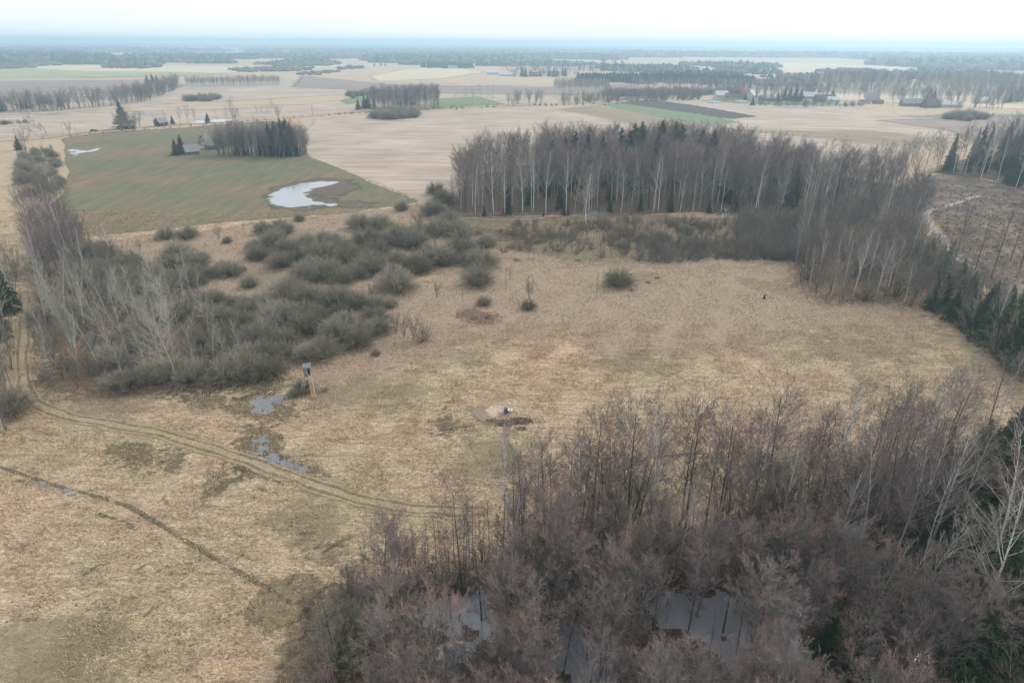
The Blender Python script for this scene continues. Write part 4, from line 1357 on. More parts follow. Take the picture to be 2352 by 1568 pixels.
for i, (x, yb, yt) in enumerate([(250, 800, 620), (300, 840, 660), (385, 860, 665), (370, 835, 640), (410, 880, 690), (195, 760, 600), (490, 840, 690), (440, 800, 700), (320, 780, 640), (150, 740, 560), (120, 700, 540), (640, 770, 640), (625, 765, 650), (115, 870, 750), (610, 790, 690), (215, 690, 560), (270, 730, 610), (340, 760, 640), (165, 800, 640), (455, 870, 745), (520, 850, 740), (180, 860, 720), (350, 870, 740), (560, 830, 730), (285, 870, 740), (230, 850, 690), (480, 775, 665)]):
    TP('aspen', x, yb, yt, f'pale almost white bare tree leaning in left grove, {ORD[i]} of many', 'pale trees of the left grove', tilt=(rng.normal(0, 0.05), -0.08), wx=0.95)
for i, (x, yb, yt) in enumerate([(108, 600, 500), (138, 610, 505), (95, 590, 520), (255, 590, 500)]):
    TP('birch', x, yb, yt, ['reddish birch at the far tip of left grove', 'second reddish birch beside the far tip', 'birch nearest the left track', 'lone thin birch before the green field'][i], 'birches of the left grove')
for i, (x, yb, yt, kd) in enumerate([(8, 860, 620, 'aspen'), (-20, 930, 640, 'aspen'), (25, 720, 590, 'spruce'), (15, 760, 560, 'aspen'), (35, 690, 560, 'multi'), (40, 640, 570, 'multi'), (-30, 820, 600, 'alder'), (10, 1000, 830, 'birch'), (-10, 960, 800, 'multi'), (15, 990, 880, 'multi'), (20, 950, 885, 'willow'), (-5, 1030, 905, 'multi'), (-30, 1010, 850, 'alder'), (30, 900, 780, 'pole'), (0, 700, 570, 'alder'), (20, 660, 560, 'aspen'), (15, 905, 800, 'multi'), (28, 850, 750, 'multi'), (20, 800, 690, 'multi'), (5, 780, 660, 'spruce')]):
    TP(kd, x, yb, yt, f'{LOOK[kd]} on the left picture edge beyond the track, {ORD[i]} of twenty', 'trees left of the track')

# ---- willow bushes
WB = [(375, 552, 44), (425, 552, 52), (400, 600, 70), (385, 632, 70), (435, 625, 74), (430, 660, 70), (524, 640, 60), (570, 664, 44), (480, 694, 46), (600, 540, 42), (640, 534, 40), (618, 572, 64), (590, 600, 56), (655, 604, 80),
      (700, 575, 58), (728, 610, 84), (762, 572, 54), (745, 650, 84), (692, 650, 70), (640, 622, 64), (805, 615, 78), (850, 634, 84), (835, 572, 74), (872, 532, 60), (822, 530, 60), (905, 572, 88), (945, 574, 78), (1000, 545, 64), (948, 628, 70),
      (1005, 615, 78), (1060, 596, 82), (1112, 574, 50), (1105, 622, 76), (1098, 662, 76), (995, 500, 60), (1030, 520, 56), (1050, 548, 66), (905, 680, 92), (895, 710, 38), (852, 716, 56), (762, 718, 90), (702, 712, 84), (655, 700, 96), (640, 750, 84),
      (704, 775, 84), (768, 800, 92), (738, 832, 84), (820, 806, 74), (868, 772, 62), (600, 850, 92), (638, 812, 84), (560, 870, 86), (690, 740, 70), (590, 790, 80), (780, 760, 60), (1112, 705, 36), (1214, 714, 34), (1425, 664, 70), (862, 818, 22),
      (685, 510, 26), (520, 560, 22), (1020, 470, 54), (1000, 450, 40), (920, 486, 34), (555, 625, 20), (310, 700, 70), (270, 660, 60), (215, 640, 66), (240, 700, 60), (560, 720, 60), (180, 600, 70), (300, 610, 40), (860, 600, 70), (780, 590, 66), (690, 908, 50), (672, 915, 30)]
for reg, nn_, sd0 in (([(575, 535), (760, 545), (960, 540), (1130, 560), (1140, 615), (960, 640), (900, 680), (700, 655), (565, 600)], 28, 1), ([(640, 690), (820, 690), (890, 750), (850, 800), (700, 850), (560, 868), (600, 780)], 15, 2),
                      ([(370, 590), (440, 590), (540, 640), (430, 670), (360, 650)], 8, 3), ([(480, 700), (640, 700), (600, 860), (420, 880), (470, 780)], 14, 4), ([(150, 520), (240, 600), (330, 640), (250, 700), (110, 620)], 12, 5)):
    for q in scatter(GP(reg), nn_, 4.4, sd0):
        x, y = proj((q[0], q[1], 0))
        WB.append((x, y, rng.uniform(4.5, 6.8) / math.hypot(q[1], CAMZ) * FPX))
WB.sort(key=lambda t: t[1])
rows = {}
for x, y, wpx in WB:
    rows.setdefault(int(np.searchsorted([560, 585, 610, 630, 650, 675, 700, 730, 760, 790, 825], y)), []).append((x, y, wpx))
rn = {k: f'in the {ORD[k]} row from the green field' for k in range(11)}
rn[11] = 'in the lowest row by the stand'
for k_, lst in rows.items():
    for i, (x, y, wpx) in enumerate(sorted(lst)):
        p = G(x, y)
        dist = math.hypot(p[1], CAMZ)
        wm = wpx / FPX * dist * 1.27
        size = 'big' if wm > 7 else 'small' if wm < 4.5 else 'middling'
        h = wm * 0.52
        if wpx < 45:
            h = wm * 0.62
        q = p + np.array([0, wm * 0.25, 0])
        plant('willow', q, h, f'{size} rounded willow bush, {ORD[i]} from left {rn[k_]}', 'willow bushes across the marsh', wx=wm / (2 * 0.93 * h))
for i, (x, yb, yt, kd) in enumerate([(1003, 684, 645, 'multi'), (1063, 709, 662, 'pole'), (1170, 665, 608, 'pole'), (1162, 668, 620, 'pole'), (1216, 690, 640, 'multi'), (1369, 685, 625, 'pole'), (1580, 642, 606, 'pole'), (1820, 580, 545, 'pole'), (322, 582, 545, 'multi'), (503, 550, 512, 'multi'),
                                     (560, 545, 508, 'pole'), (928, 775, 715, 'multi'), (950, 780, 725, 'multi'), (910, 765, 710, 'multi'), (970, 785, 735, 'shrub'), (1180, 560, 500, 'pole'), (1215, 600, 560, 'pole'), (1275, 560, 505, 'pole'), (855, 690, 650, 'multi'), (1000, 570, 500, 'multi'), (965, 540, 470, 'multi'),
                                     (1440, 540, 480, 'pole'), (1405, 525, 500, 'pole')]):
    TP(kd, x, yb, yt, f'{LOOK[kd]} standing alone on open marsh grass, {ORD[i]} of the scattered ones', 'lone small trees on the meadow')
for i, (x, yb, h) in enumerate([(1090, 732, 0.9), (1120, 730, 0.8), (1155, 580, 1.5), (1185, 600, 1.4), (1235, 560, 1.6), (1450, 668, 0.8), (1490, 650, 0.8), (1300, 545, 1.5), (700, 905, 1.6), (745, 900, 1.0), (1100, 540, 1.4), (1150, 535, 1.6), (1330, 600, 1.0), (1510, 640, 0.8)]):
    plant('redshrub', G(x, yb), h, f'low rust brown shrub on the marsh grass, {ORD[i]} of fourteen', 'rusty shrubs of the marsh')

# ---- reeds at the lower edge of the wood
k = scatter(GP([(690, 1380), (770, 1340), (800, 1400), (790, 1500), (770, 1640), (700, 1640), (720, 1500)]), 260, 0.7, 81)
mass('reeds', 'rusty reeds and sedge along the wood corner', k, ['redshrub'], (0.5, 1.3), 13, 0.6)

# ------------------------------------------------------------------ background trees and hedges
for nm, px, n_, dm, kds, hs, lab in [
        ('hedge', [(48, 450), (40, 400), (60, 350), (120, 345), (140, 420), (125, 455), (90, 460)], 70, 3.5, ['willow', 'multi'], (3, 4.6), 'overgrown hedge left of the green field'),
        ('tree_belt', [(-120, 254), (120, 250), (190, 246), (250, 240), (330, 226), (390, 205), (410, 196), (400, 210), (340, 234), (250, 246), (100, 258), (-120, 264)], 1500, 3.6, ['alder', 'multi', 'birch'], (9, 17), 'long belt of bare trees on the left plain'),
        ('tree_belt', [(425, 196), (640, 192), (645, 197), (440, 202)], 900, 3.2, ['alder', 'pole', 'birch'], (8, 12), 'straight dense belt of young bare trees'),
        ('thicket', [(418, 232), (470, 228), (500, 229), (480, 233), (430, 234)], 60, 5, ['multi', 'willow'], (5, 8), 'low bare thicket in the left fields'),
        ('tree_belt', [(512, 352), (600, 350), (640, 352), (705, 350), (695, 361), (500, 359)], 420, 1.9, ['alder', 'multi', 'birch'], (10, 16), 'bare grove beside the old farmhouse'),
        ('grove', [(845, 252), (960, 240), (1010, 240), (1000, 252), (880, 262)], 600, 2.8, ['birch', 'alder'], (12, 19), 'birch grove in the middle distance'),
        ('thicket', [(855, 272), (900, 262), (950, 262), (955, 270), (900, 275)], 200, 2.8, ['willow', 'multi'], (5, 8), 'willow thicket before the birch grove'),
        ('grove', [(1270, 214), (1390, 212), (1400, 219), (1280, 219)], 500, 3.2, ['birch'], (14, 19), 'pale birch grove far beyond the fields'),
        ('tree_belt', [(1160, 240), (1250, 236), (1250, 242), (1170, 244)], 40, 6, ['birch', 'multi'], (10, 15), 'roadside birches in the distance'),
        ('thicket', [(1290, 236), (1420, 226), (1600, 222), (1610, 230), (1400, 236), (1300, 241)], 420, 5, ['multi', 'shrub', 'alder'], (4, 12), 'scrub about the far pond'),
        ('thicket', [(1390, 218), (1560, 216), (1700, 214), (1700, 220), (1400, 223)], 500, 5, ['multi', 'willow', 'alder'], (5, 11), 'hedge thicket before the far fields'),
        ('thicket', [(2170, 274), (2230, 270), (2260, 274), (2210, 280)], 70, 5, ['willow', 'multi'], (5, 8), 'grey thicket in the heath to the right'),
        ('tree_belt', [(1740, 222), (2352, 240), (2500, 240), (2500, 218), (2352, 212), (1760, 206)], 600, 11, ['alder', 'birch', 'multi', 'aspen'], (10, 18), 'scattered bare trees round the village'),
        ('tree_belt', [(1850, 205), (1960, 200), (2050, 206), (2100, 210), (2060, 216), (1900, 212)], 450, 6, ['aspen', 'alder'], (16, 24), 'tall pale trees behind the village'),
        ('tree_belt', [(2100, 196), (2250, 190), (2400, 196), (2500, 206), (2300, 210), (2120, 206)], 420, 7, ['aspen', 'alder', 'multi'], (12, 22), 'hazy tall trees right of the village'),
        ('tree_belt', [(1130, 160), (1500, 160), (1620, 168), (1500, 176), (1200, 170)], 500, 9, ['alder', 'birch', 'pine'], (9, 16), 'trees scattered round the far farms'),
        ('tree_belt', [(2100, 244), (2190, 246), (2300, 246), (2300, 254), (2120, 252)], 60, 8, ['alder', 'multi'], (8, 13), 'bare garden trees of the right farm'),
        ('tree_belt', [(860, 255), (1250, 242), (1420, 238), (1420, 241), (1250, 245), (860, 259)], 130, 5, ['shrub', 'multi'], (1.5, 4), 'low hedge along the farm road'),
        ('tree_belt', [(150, 312), (420, 290), (700, 268), (860, 256), (860, 259), (420, 294), (150, 317)], 60, 5, ['shrub'], (1.0, 2.5), 'roadside weeds by the green field'),
        ('thicket', [(-50, 285), (0, 283), (60, 281), (60, 284), (0, 287)], 30, 4, ['willow', 'shrub'], (2, 4), 'low bushes on the left field edge'),
        ('tree_belt', [(1740, 238), (1860, 242), (1980, 242), (1980, 246), (1850, 247), (1740, 243)], 60, 6, ['multi', 'shrub', 'pine'], (3, 8), 'garden bushes in front of the village houses'),
        ('tree_belt', [(1640, 214), (1760, 212), (1900, 218), (1900, 226), (1760, 224), (1650, 222)], 160, 7, ['alder', 'multi', 'pine', 'aspen'], (7, 14), 'trees standing between the village houses'),
        ('tree_belt', [(1450, 196), (1700, 198), (1850, 202), (1850, 208), (1650, 208), (1460, 204)], 260, 7, ['alder', 'birch', 'multi'], (7, 14), 'bare trees along the far village fields'),
        ('tree_belt', [(2040, 226), (2352, 228), (2500, 232), (2500, 242), (2300, 240), (2050, 236)], 320, 7, ['alder', 'multi', 'aspen', 'birch'], (9, 17), 'close bare trees along the right hand road'),
        ('tree_belt', [(1160, 170), (1320, 172), (1330, 178), (1180, 178)], 90, 9, ['alder', 'multi', 'pine'], (6, 13), 'trees about the far white barns'),
        ('thicket', [(800, 222), (840, 214), (870, 212), (850, 218), (810, 226)], 60, 6, ['multi', 'willow'], (4, 8), 'scrub left of the birch grove')]:
    pp = scatter(GP(px), n_, dm, hash(nm + str(px[0])) % 1000 if False else int(px[0][0] * 7 + px[0][1]) % 997, 30)
    mass(nm, lab, pp, kds, hs, int(abs(px[0][0])) % 91)

BGT = [('birch', 95, 345, 262), ('birch', 75, 340, 270), ('birch', 120, 360, 285), ('multi', 60, 345, 290), ('spruce', 45, 345, 310), ('aspen', 128, 450, 370), ('multi', 105, 455, 400), ('pole', 145, 308, 282), ('multi', 160, 307, 280), ('pole', 175, 306, 284),
       ('spruce', 285, 295, 228), ('multi', 275, 298, 255), ('multi', 300, 297, 258), ('multi', 322, 290, 255), ('aspen', 358, 292, 252), ('aspen', 385, 290, 250), ('alder', 415, 288, 250), ('alder', 432, 286, 246), ('alder', 450, 286, 250), ('aspen', 500, 283, 248), ('alder', 523, 281, 250), ('alder', 548, 280, 252),
       ('spruce', 478, 282, 258), ('spruce', 397, 285, 265), ('alder', 535, 279, 228), ('multi', 540, 281, 250), ('birch', 592, 280, 243), ('birch', 605, 279, 245), ('birch', 618, 279, 246), ('birch', 630, 275, 228), ('multi', 640, 276, 240),
       ('spruce', 405, 357, 318), ('spruce', 418, 352, 308), ('pine', 465, 346, 314), ('birch', 462, 325, 292), ('birch', 475, 325, 290), ('birch', 490, 325, 295), ('birch', 505, 330, 300), ('slim_spruce', 548, 357, 305), ('slim_spruce', 597, 357, 308),
       ('spruce', 622, 357, 280), ('spruce', 636, 356, 276), ('spruce', 652, 357, 272), ('spruce', 664, 357, 272), ('spruce', 676, 357, 285), ('spruce', 645, 350, 282), ('multi', 690, 358, 292), ('multi', 700, 356, 310), ('spruce', 658, 354, 276), ('spruce', 670, 354, 280), ('spruce', 641, 354, 280), ('multi', 452, 349, 322), ('multi', 478, 350, 325), ('multi', 515, 352, 318), ('multi', 505, 349, 320), ('multi', 425, 349, 325),
       ('multi', 290, 297, 246), ('multi', 312, 298, 262), ('multi', 280, 300, 262),
       ('spruce', 340, 196, 170), ('spruce', 352, 194, 168), ('spruce', 362, 194, 172), ('spruce', 5, 256, 212), ('spruce', 70, 250, 214), ('spruce', 140, 246, 216),
       ('aspen', 1045, 242, 205), ('aspen', 1072, 242, 200), ('aspen', 1085, 240, 198), ('aspen', 1105, 240, 193), ('aspen', 1118, 240, 192), ('aspen', 1130, 242, 194), ('birch', 1090, 240, 210),
       ('spruce', 823, 252, 226), ('spruce', 838, 250, 218), ('spruce', 846, 250, 216), ('slim_spruce', 905, 243, 210), ('slim_spruce', 918, 242, 206), ('slim_spruce', 930, 242, 202), ('slim_spruce', 942, 242, 201), ('slim_spruce', 952, 242, 204), ('slim_spruce', 860, 249, 216),
       ('spruce', 803, 156, 145), ('spruce', 808, 156, 147), ('spruce', 860, 152, 144), ('spruce', 875, 151, 142), ('spruce', 885, 152, 144), ('multi', 774, 159, 151), ('multi', 688, 193, 187), ('multi', 676, 193, 188), ('multi', 280, 190, 184), ('pole', 40, 178, 162), ('multi', 548, 220, 180) if False else ('multi', 718, 268, 262),
       ('spruce', 1200, 176, 152), ('spruce', 1207, 177, 154), ('pine', 1232, 172, 152), ('spruce', 1240, 176, 158), ('spruce', 1262, 176, 156), ('spruce', 1272, 177, 155), ('spruce', 1280, 176, 158), ('slim_spruce', 1292, 175, 150), ('slim_spruce', 1298, 176, 150),
       ('pine', 1385, 168, 140), ('pine', 1410, 170, 142), ('pine', 1428, 170, 143), ('spruce', 1552, 218, 196), ('spruce', 1632, 200, 182), ('spruce', 1645, 201, 183), ('spruce', 1690, 203, 184), ('spruce', 1705, 204, 183), ('spruce', 1722, 204, 182),
       ('spruce', 1785, 234, 208), ('spruce', 1800, 232, 200), ('spruce', 1812, 232, 202), ('spruce', 1826, 234, 198), ('spruce', 1838, 233, 202), ('pine', 1770, 238, 215), ('pine', 1755, 236, 216), ('pine', 1790, 238, 218), ('spruce', 1710, 230, 210), ('spruce', 1735, 226, 208), ('pine', 1693, 226, 210), ('pine', 1745, 240, 224), ('spruce', 1728, 242, 220), ('pine', 1668, 222, 210),
       ('spruce', 1866, 222, 205), ('spruce', 1912, 222, 202), ('alder', 2050, 246, 212), ('spruce', 2133, 234, 198), ('spruce', 2142, 238, 206), ('multi', 2135, 244, 212), ('spruce', 2126, 238, 215), ('spruce', 2308, 236, 216), ('spruce', 2318, 236, 212), ('spruce', 2338, 234, 198), ('spruce', 2270, 232, 215), ('pine', 2080, 210, 185), ('pine', 2098, 212, 186),
       ('spruce', 2280, 266, 258), ('alder', 2292, 254, 238), ('spruce', 1980, 206, 186), ('alder', 1965, 205, 180), ('pine', 1860, 196, 180)]
cnt = {}
for kd, x, yb, yt in BGT:
    if x < 180 and yb > 300:
        wh = 'in the hedge left of the green field'
    elif yb > 295 and x < 720:
        wh = 'by the old farmhouse in the green field'
    elif yb > 272 and x < 720:
        wh = 'by the sheds along the farm road'
    elif x < 720:
        wh = 'on the far left plain'
    elif x < 1160 and yb > 200:
        wh = 'by the distant birch grove'
    elif yb < 200:
        wh = 'among the hazy far farms'
    else:
        wh = 'in the village gardens' if x < 2000 else 'by the farms right of the village'
    i = cnt.get((kd, wh), 0)
    cnt[(kd, wh)] = i + 1
    p = G(x, yb)
    big = yb > 240
    TP(kd, x, yb, yt, f'{LOOK[kd]} {wh}, {ordn(i)} of them', 'trees ' + wh, parts=big, wx=1.6 if kd in ('spruce', 'slim_spruce') else 1.2)

# ------------------------------------------------------------------ buildings
B_grey = mat_plain('weathered_boards', (0.16, 0.15, 0.14), 0.9, 0.2, 1.5)
B_dark = mat_plain('dark_logs', (0.075, 0.065, 0.058), 0.9, 0.2, 1.5)
B_white = mat_plain('white_render', (0.46, 0.45, 0.42), 0.8, 0.05, 1)
B_tan = mat_plain('tan_render', (0.40, 0.33, 0.24), 0.8, 0.08, 1)
R_grey = mat_plain('grey_sheet_roof', (0.22, 0.225, 0.235), 0.6, 0.12, 1)
R_red = mat_plain('red_roof', (0.33, 0.10, 0.07), 0.7, 0.12, 1)
R_brown = mat_plain('brown_roof', (0.13, 0.09, 0.08), 0.8, 0.12, 1)
R_white = mat_plain('pale_roof', (0.42, 0.43, 0.44), 0.5, 0.05, 1)
GLASS = mat_plain('window_glass', (0.03, 0.035, 0.04), 0.1, 0.05, 1)
TRIM = mat_plain('white_trim', (0.7, 0.7, 0.68), 0.6, 0.05, 1)
BRICK = mat_plain('chimney_brick', (0.24, 0.10, 0.07), 0.9, 0.2, 3)


def house(name, x, y, L_, D_, H_, rh, rz, wall, roof, label, cat='house', chim=True, nwin=3, group=None, door=True):
    p = G(x, y)
    e = link(name, None, loc=(p[0], p[1], 0), rot=(0, 0, rz))
    tag(e, label, cat, group)
    mb = MB()
    hx, hy = L_ / 2, D_ / 2
    mb.add([(-hx, -hy, 0), (hx, -hy, 0), (hx, hy, 0), (-hx, hy, 0), (-hx, -hy, H_), (hx, -hy, H_), (hx, hy, H_), (-hx, hy, H_), (-hx, 0, H_ + rh), (hx, 0, H_ + rh)],
           [(0, 1, 5, 4), (2, 3, 7, 6), (1, 2, 6, 5), (3, 0, 4, 7)], [(5, 6, 9), (7, 4, 8)])
    mb.build('wall', wall, e)
    ov, th_ = 0.45, 0.18
    sl = rh / hy
    mb = MB()
    for sg in (-1, 1):
        y0, y1 = sg * (hy + ov), 0
        z0, z1 = H_ - ov * sl + 0.02, H_ + rh + 0.02
        P = []
        for xx in (-hx - ov, hx + ov):
            P += [(xx, y0, z0), (xx, y1, z1), (xx, y1, z1 + th_), (xx, y0, z0 + th_)]
        mb.add(P, [(0, 1, 2, 3), (7, 6, 5, 4), (0, 4, 5, 1), (3, 2, 6, 7), (0, 3, 7, 4)])
    rf = mb.build('roof', roof, e)
    if chim:
        mb = MB()
        mb.box((hx * 0.3, 0.5, H_ + rh + 0.3), (0.7, 0.7, 1.6))
        mb.build('chimney', BRICK, rf)
    for i in range(nwin):
        xx = -hx + L_ * (i + 0.8) / (nwin + 0.6)
        mb = MB()
        mb.box((xx, -hy - 0.03, H_ * 0.55), (1.2, 0.1, 1.2))
        wn_ = mb.build('window', TRIM, e)
        mb = MB()
        mb.box((xx, -hy - 0.09, H_ * 0.55), (0.95, 0.06, 0.95))
        mb.build('pane', GLASS, wn_)
    if door:
        mb = MB()
        mb.box((hx + 0.04, 0, 1.05), (0.1, 1.0, 2.1))
        mb.build('door', B_dark, e)
    return e


d = math.radians
house('farmhouse', 492, 342, 8, 6.5, 2.4, 2.8, d(4), B_grey, R_grey, 'grey farmhouse with a sheet roof in the bare grove', nwin=3)
house('barn', 440, 354, 6.5, 6, 1.9, 3.0, d(38), B_grey, R_grey, 'weathered board barn with one pale roof slope', 'barn', False, 1)
house('shed', 560, 357, 4, 3, 2.0, 0.8, d(0), B_dark, B_dark, 'tiny dark shed at the edge of the bare grove', 'shed', False, 0)
house('shed', 371, 289, 7, 6, 2.6, 2.8, d(65), B_dark, R_grey, 'dark log shed with grey roof by the road', 'shed', False, 1)
house('shed', 298, 296, 7, 5, 2.6, 2.8, d(30), B_dark, R_grey, 'dark barn half hidden beneath the tall spruce', 'shed', False, 1)
house('cabin', 50, 250, 7, 5, 2.6, 2.4, d(40), B_tan, R_brown, 'small tan cabin in the left tree belt', 'house', False, 1)
vil = [(1655, 228, 14, 9, 4.5, 4, 10, B_white, R_white, 'pale house at the left end of the village'), (1685, 231, 18, 9, 3.2, 4, -5, B_tan, R_brown, 'long brown roofed barn in the village'),
       (1705, 219, 12, 8, 4, 4.5, 20, B_tan, R_red, 'red roofed house behind the village spruces'), (1722, 229, 11, 9, 5, 4.5, 60, B_white, R_white, 'white gabled house in the village middle'),
       (1668, 219, 14, 8, 3.5, 4, 0, B_grey, R_brown, 'brown roofed house behind the pale one'), (1848, 232, 22, 10, 5, 4, -8, B_tan, R_white, 'broad house with pale roof right of spruces'),
       (1830, 231, 10, 7, 4, 3, 20, B_white, R_grey, 'small white house left of the broad one'), (1878, 232, 11, 8, 4, 3.5, 50, B_white, R_grey, 'white gable house before the brown barns'),
       (1893, 235, 20, 9, 3.5, 4, -3, B_dark, R_brown, 'dark brown barn at the village right end'), (1912, 237, 12, 7, 3.6, 2.6, 0, B_white, R_white, 'low white shed ending the village row'),
       (1852, 240, 8, 5, 3, 2, 0, B_tan, R_grey, 'little tan outbuilding before the broad house'), (1760, 232, 15, 8, 3, 3, 4, B_grey, R_grey, 'grey shed between village and spruces'),
       (2001, 235, 12, 9, 4.6, 4.8, -12, B_white, R_grey, 'white farmhouse with dark mansard roof standing alone'), (1985, 239, 10, 5, 2.6, 1.5, -3, B_white, R_brown, 'low garage left of the lone white farmhouse'),
       (2016, 239, 9, 5, 2.6, 1.5, 0, B_grey, R_brown, 'low shed right of the lone white farmhouse'), (2095, 244, 22, 9, 3, 4, -4, B_grey, R_grey, 'long grey barn before the two spruces'),
       (2135, 247, 14, 9, 3, 4.5, 15, B_dark, R_brown, 'dark steep roofed house beside the long barn'), (2180, 247, 20, 8, 3, 3, -4, B_tan, R_white, 'tan barn with pale roof further right'),
       (2252, 238, 12, 8, 3.4, 3, 0, B_white, R_white, 'white house among the right hand trees'),
       (1143, 172, 40, 14, 4, 3, 0, B_white, R_white, 'long white barn far off by spruce rows'), (1165, 175, 30, 12, 3, 3, 0, B_white, R_white, 'second long white barn beside the first'),
       (1270, 170, 26, 14, 5, 4, 5, B_white, R_white, 'pale farm building among hazy trees'), (1225, 176, 16, 9, 3, 4, 0, B_dark, R_brown, 'dark barn between two far spruces'), (1040, 158, 20, 12, 4, 3, 0, B_white, R_grey, 'distant pale shed near the spruce row'),
       (1238, 147, 30, 12, 4, 3, 0, B_white, R_white, 'hazy white building on the far plain'), (2125, 211, 12, 8, 4, 3, 0, B_white, R_white, 'bright white cottage in the hazy trees'), (602, 108, 120, 30, 12, 4, 0, B_white, R_white, 'white hall just below the horizon'),
       (665, 147, 20, 10, 4, 4, 0, B_white, R_brown, 'white cottage on the far left plain'), (1690, 216, 9, 6, 3, 2.4, 0, B_white, R_grey, 'tiny white shed behind the red roofed house')]
for x, y, a, b_, h_, r_, rz, wl, rf, lab in vil:
    house('house' if 'house' in lab or 'cottage' in lab else 'barn', x, y, a, b_, h_, r_, d(rz), wl, rf, lab, 'house' if ('house' in lab or 'cottage' in lab) else 'barn', chim=('house' in lab or 'cottage' in lab), nwin=4 if y > 200 else 2)
for i, (x, y) in enumerate([(1635, 237), (1645, 238), (1697, 235), (1706, 236)]):
    p = G(x, y)
    mb = MB()
    for k in range(7):
        a0, a1 = math.pi * k / 7, math.pi * (k + 1) / 7
        mb.add([(-4, 2 * math.cos(a0), 2 * math.sin(a0)), (4, 2 * math.cos(a0), 2 * math.sin(a0)), (4, 2 * math.cos(a1), 2 * math.sin(a1)), (-4, 2 * math.cos(a1), 2 * math.sin(a1)), (4, 0, 0), (-4, 0, 0)], [(0, 1, 2, 3)], [(1, 4, 2), (3, 5, 0)])
    o = mb.build('polytunnel', R_white)
    o.location = (p[0], p[1], 0)
    tag(o, ['leftmost of two white tunnels before the village', 'right one of two white tunnels before the village', 'round white tunnel beside the brown barn', 'smaller white tunnel below the gabled house'][i], 'greenhouse', 'plastic tunnels')

# poles
WOOD = mat_plain('pole_wood', (0.22, 0.20, 0.17), 0.9, 0.2, 2)
WOODL = mat_plain('pale_pole', (0.55, 0.54, 0.5), 0.8, 0.1, 2)
for i, (x, yb, yt, wd, lab) in enumerate([(718, 262, 241, WOOD, 'wooden utility pole in the pale field'), (580, 284, 262, WOODL, 'leaning pale pole by the road'), (1790, 232, 214, WOOD, 'utility pole left of the village spruces'), (1935, 232, 210, WOOD, 'utility pole past the village end'),
                                          (1175, 240, 222, WOOD, 'roadside pole left of the birches'), (1365, 236, 222, WOOD, 'roadside pole near the far pond')]):
    p = G(x, yb)
    h = HT(p, yt)
    e = link('utility_pole', None, loc=(p[0], p[1], 0))
    tag(e, lab, 'pole', 'poles in the fields')
    mb = MB(); mb.tube((0, 0, -0.2), (0.4 if i == 1 else 0, 0, h), 0.16, 0.11, 8); mb.build('post', wd, e)
    mb = MB(); mb.box((0.1, 0, h - 0.7), (1.6, 0.12, 0.12)); mb.build('crossarm', wd, e)

# car on the farm road
CARP = mat_plain('dark_blue_paint', (0.03, 0.04, 0.06), 0.25, 0.05, 1)
RUB = mat_plain('rubber', (0.03, 0.03, 0.03), 0.9, 0.1, 4)
p = G(216, 302)
car = link('parked_car', None, loc=(p[0], p[1], 0.07), rot=(0, 0, d(5)))
tag(car, 'dark blue car with pale glass on the farm road', 'car')
prof = [(-2.2, 0.35), (-2.25, 0.75), (-2.05, 0.98), (-1.25, 1.05), (-1.0, 1.05), (1.25, 1.02), (2.1, 0.85), (2.25, 0.6), (2.2, 0.35)]
mb = MB()
for k in range(len(prof)):
    a, b2_ = prof[k], prof[(k + 1) % len(prof)]
    mb.add([(a[0], -0.85, a[1]), (a[0], 0.85, a[1]), (b2_[0], 0.85, b2_[1]), (b2_[0], -0.85, b2_[1])], [(0, 1, 2, 3)])
    for sy in (-0.85, 0.85):
        mb.add([(a[0], sy, a[1]), (b2_[0], sy, b2_[1]), (0, sy, 0.6)], (), [(0, 1, 2)])
mb.build('body', CARP, car)
cab = [(-1.9, 1.0), (-1.5, 1.45), (0.35, 1.5), (1.2, 1.0)]
mb = MB()
for k in range(3):
    a, b2_ = cab[k], cab[k + 1]
    mb.add([(a[0], -0.72, a[1]), (a[0], 0.72, a[1]), (b2_[0], 0.72, b2_[1]), (b2_[0], -0.72, b2_[1])], [(0, 1, 2, 3)])
for sy in (-0.72, 0.72):
    mb.add([(x_, sy, z_) for x_, z_ in cab], [(0, 1, 2, 3)])
mb.build('windows', mat_plain('car_glass', (0.25, 0.3, 0.34), 0.1, 0.05, 1), car)
mb = MB(); mb.box((-0.6, 0, 1.5), (1.6, 1.35, 0.04)); mb.build('roof', CARP, car)
for sx in (-1.4, 1.4):
    for sy in (-0.8, 0.8):
        mb = MB(); mb.tube((sx, sy - 0.1, 0.33), (sx, sy + 0.1, 0.33), 0.33, 0.33, 12); wh_ = mb.build('wheel', RUB, car)

# ------------------------------------------------------------------ hunting stand
def board_box(e, w_, dd, z0, z1, mat, door_side=True):
    """cabin of upright boards, open doorway at the front right"""
    nb = 8
    bw = w_ / nb
    for k in range(nb):
        x = -w_ / 2 + bw * (k + 0.5)
        zt = z1
        if door_side and k >= 5 and k < 7:
            mb = MB(); mb.box((x, -dd / 2, z1 - 0.08), (bw * 0.92, 0.03, 0.16)); mb.build('board', mat, e)
        else:
            mb = MB(); mb.box((x, -dd / 2 + random.uniform(-0.008, 0.008), (z0 + zt) / 2), (bw * 0.92, 0.03, zt - z0)); mb.build('board', mat, e)
        mb = MB(); mb.box((x, dd / 2, (z0 + z1) / 2), (bw * 0.92, 0.03, z1 - z0)); mb.build('board', mat, e)
    nb2 = 7
    bw2 = dd / nb2
    for k in range(nb2):
        y = -dd / 2 + bw2 * (k + 0.5)
        for sx in (-1, 1):
            mb = MB(); mb.box((sx * (w_ / 2 + 0.02), y, (z0 + z1) / 2), (0.03, bw2 * 0.92, z1 - z0)); mb.build('board', mat, e)


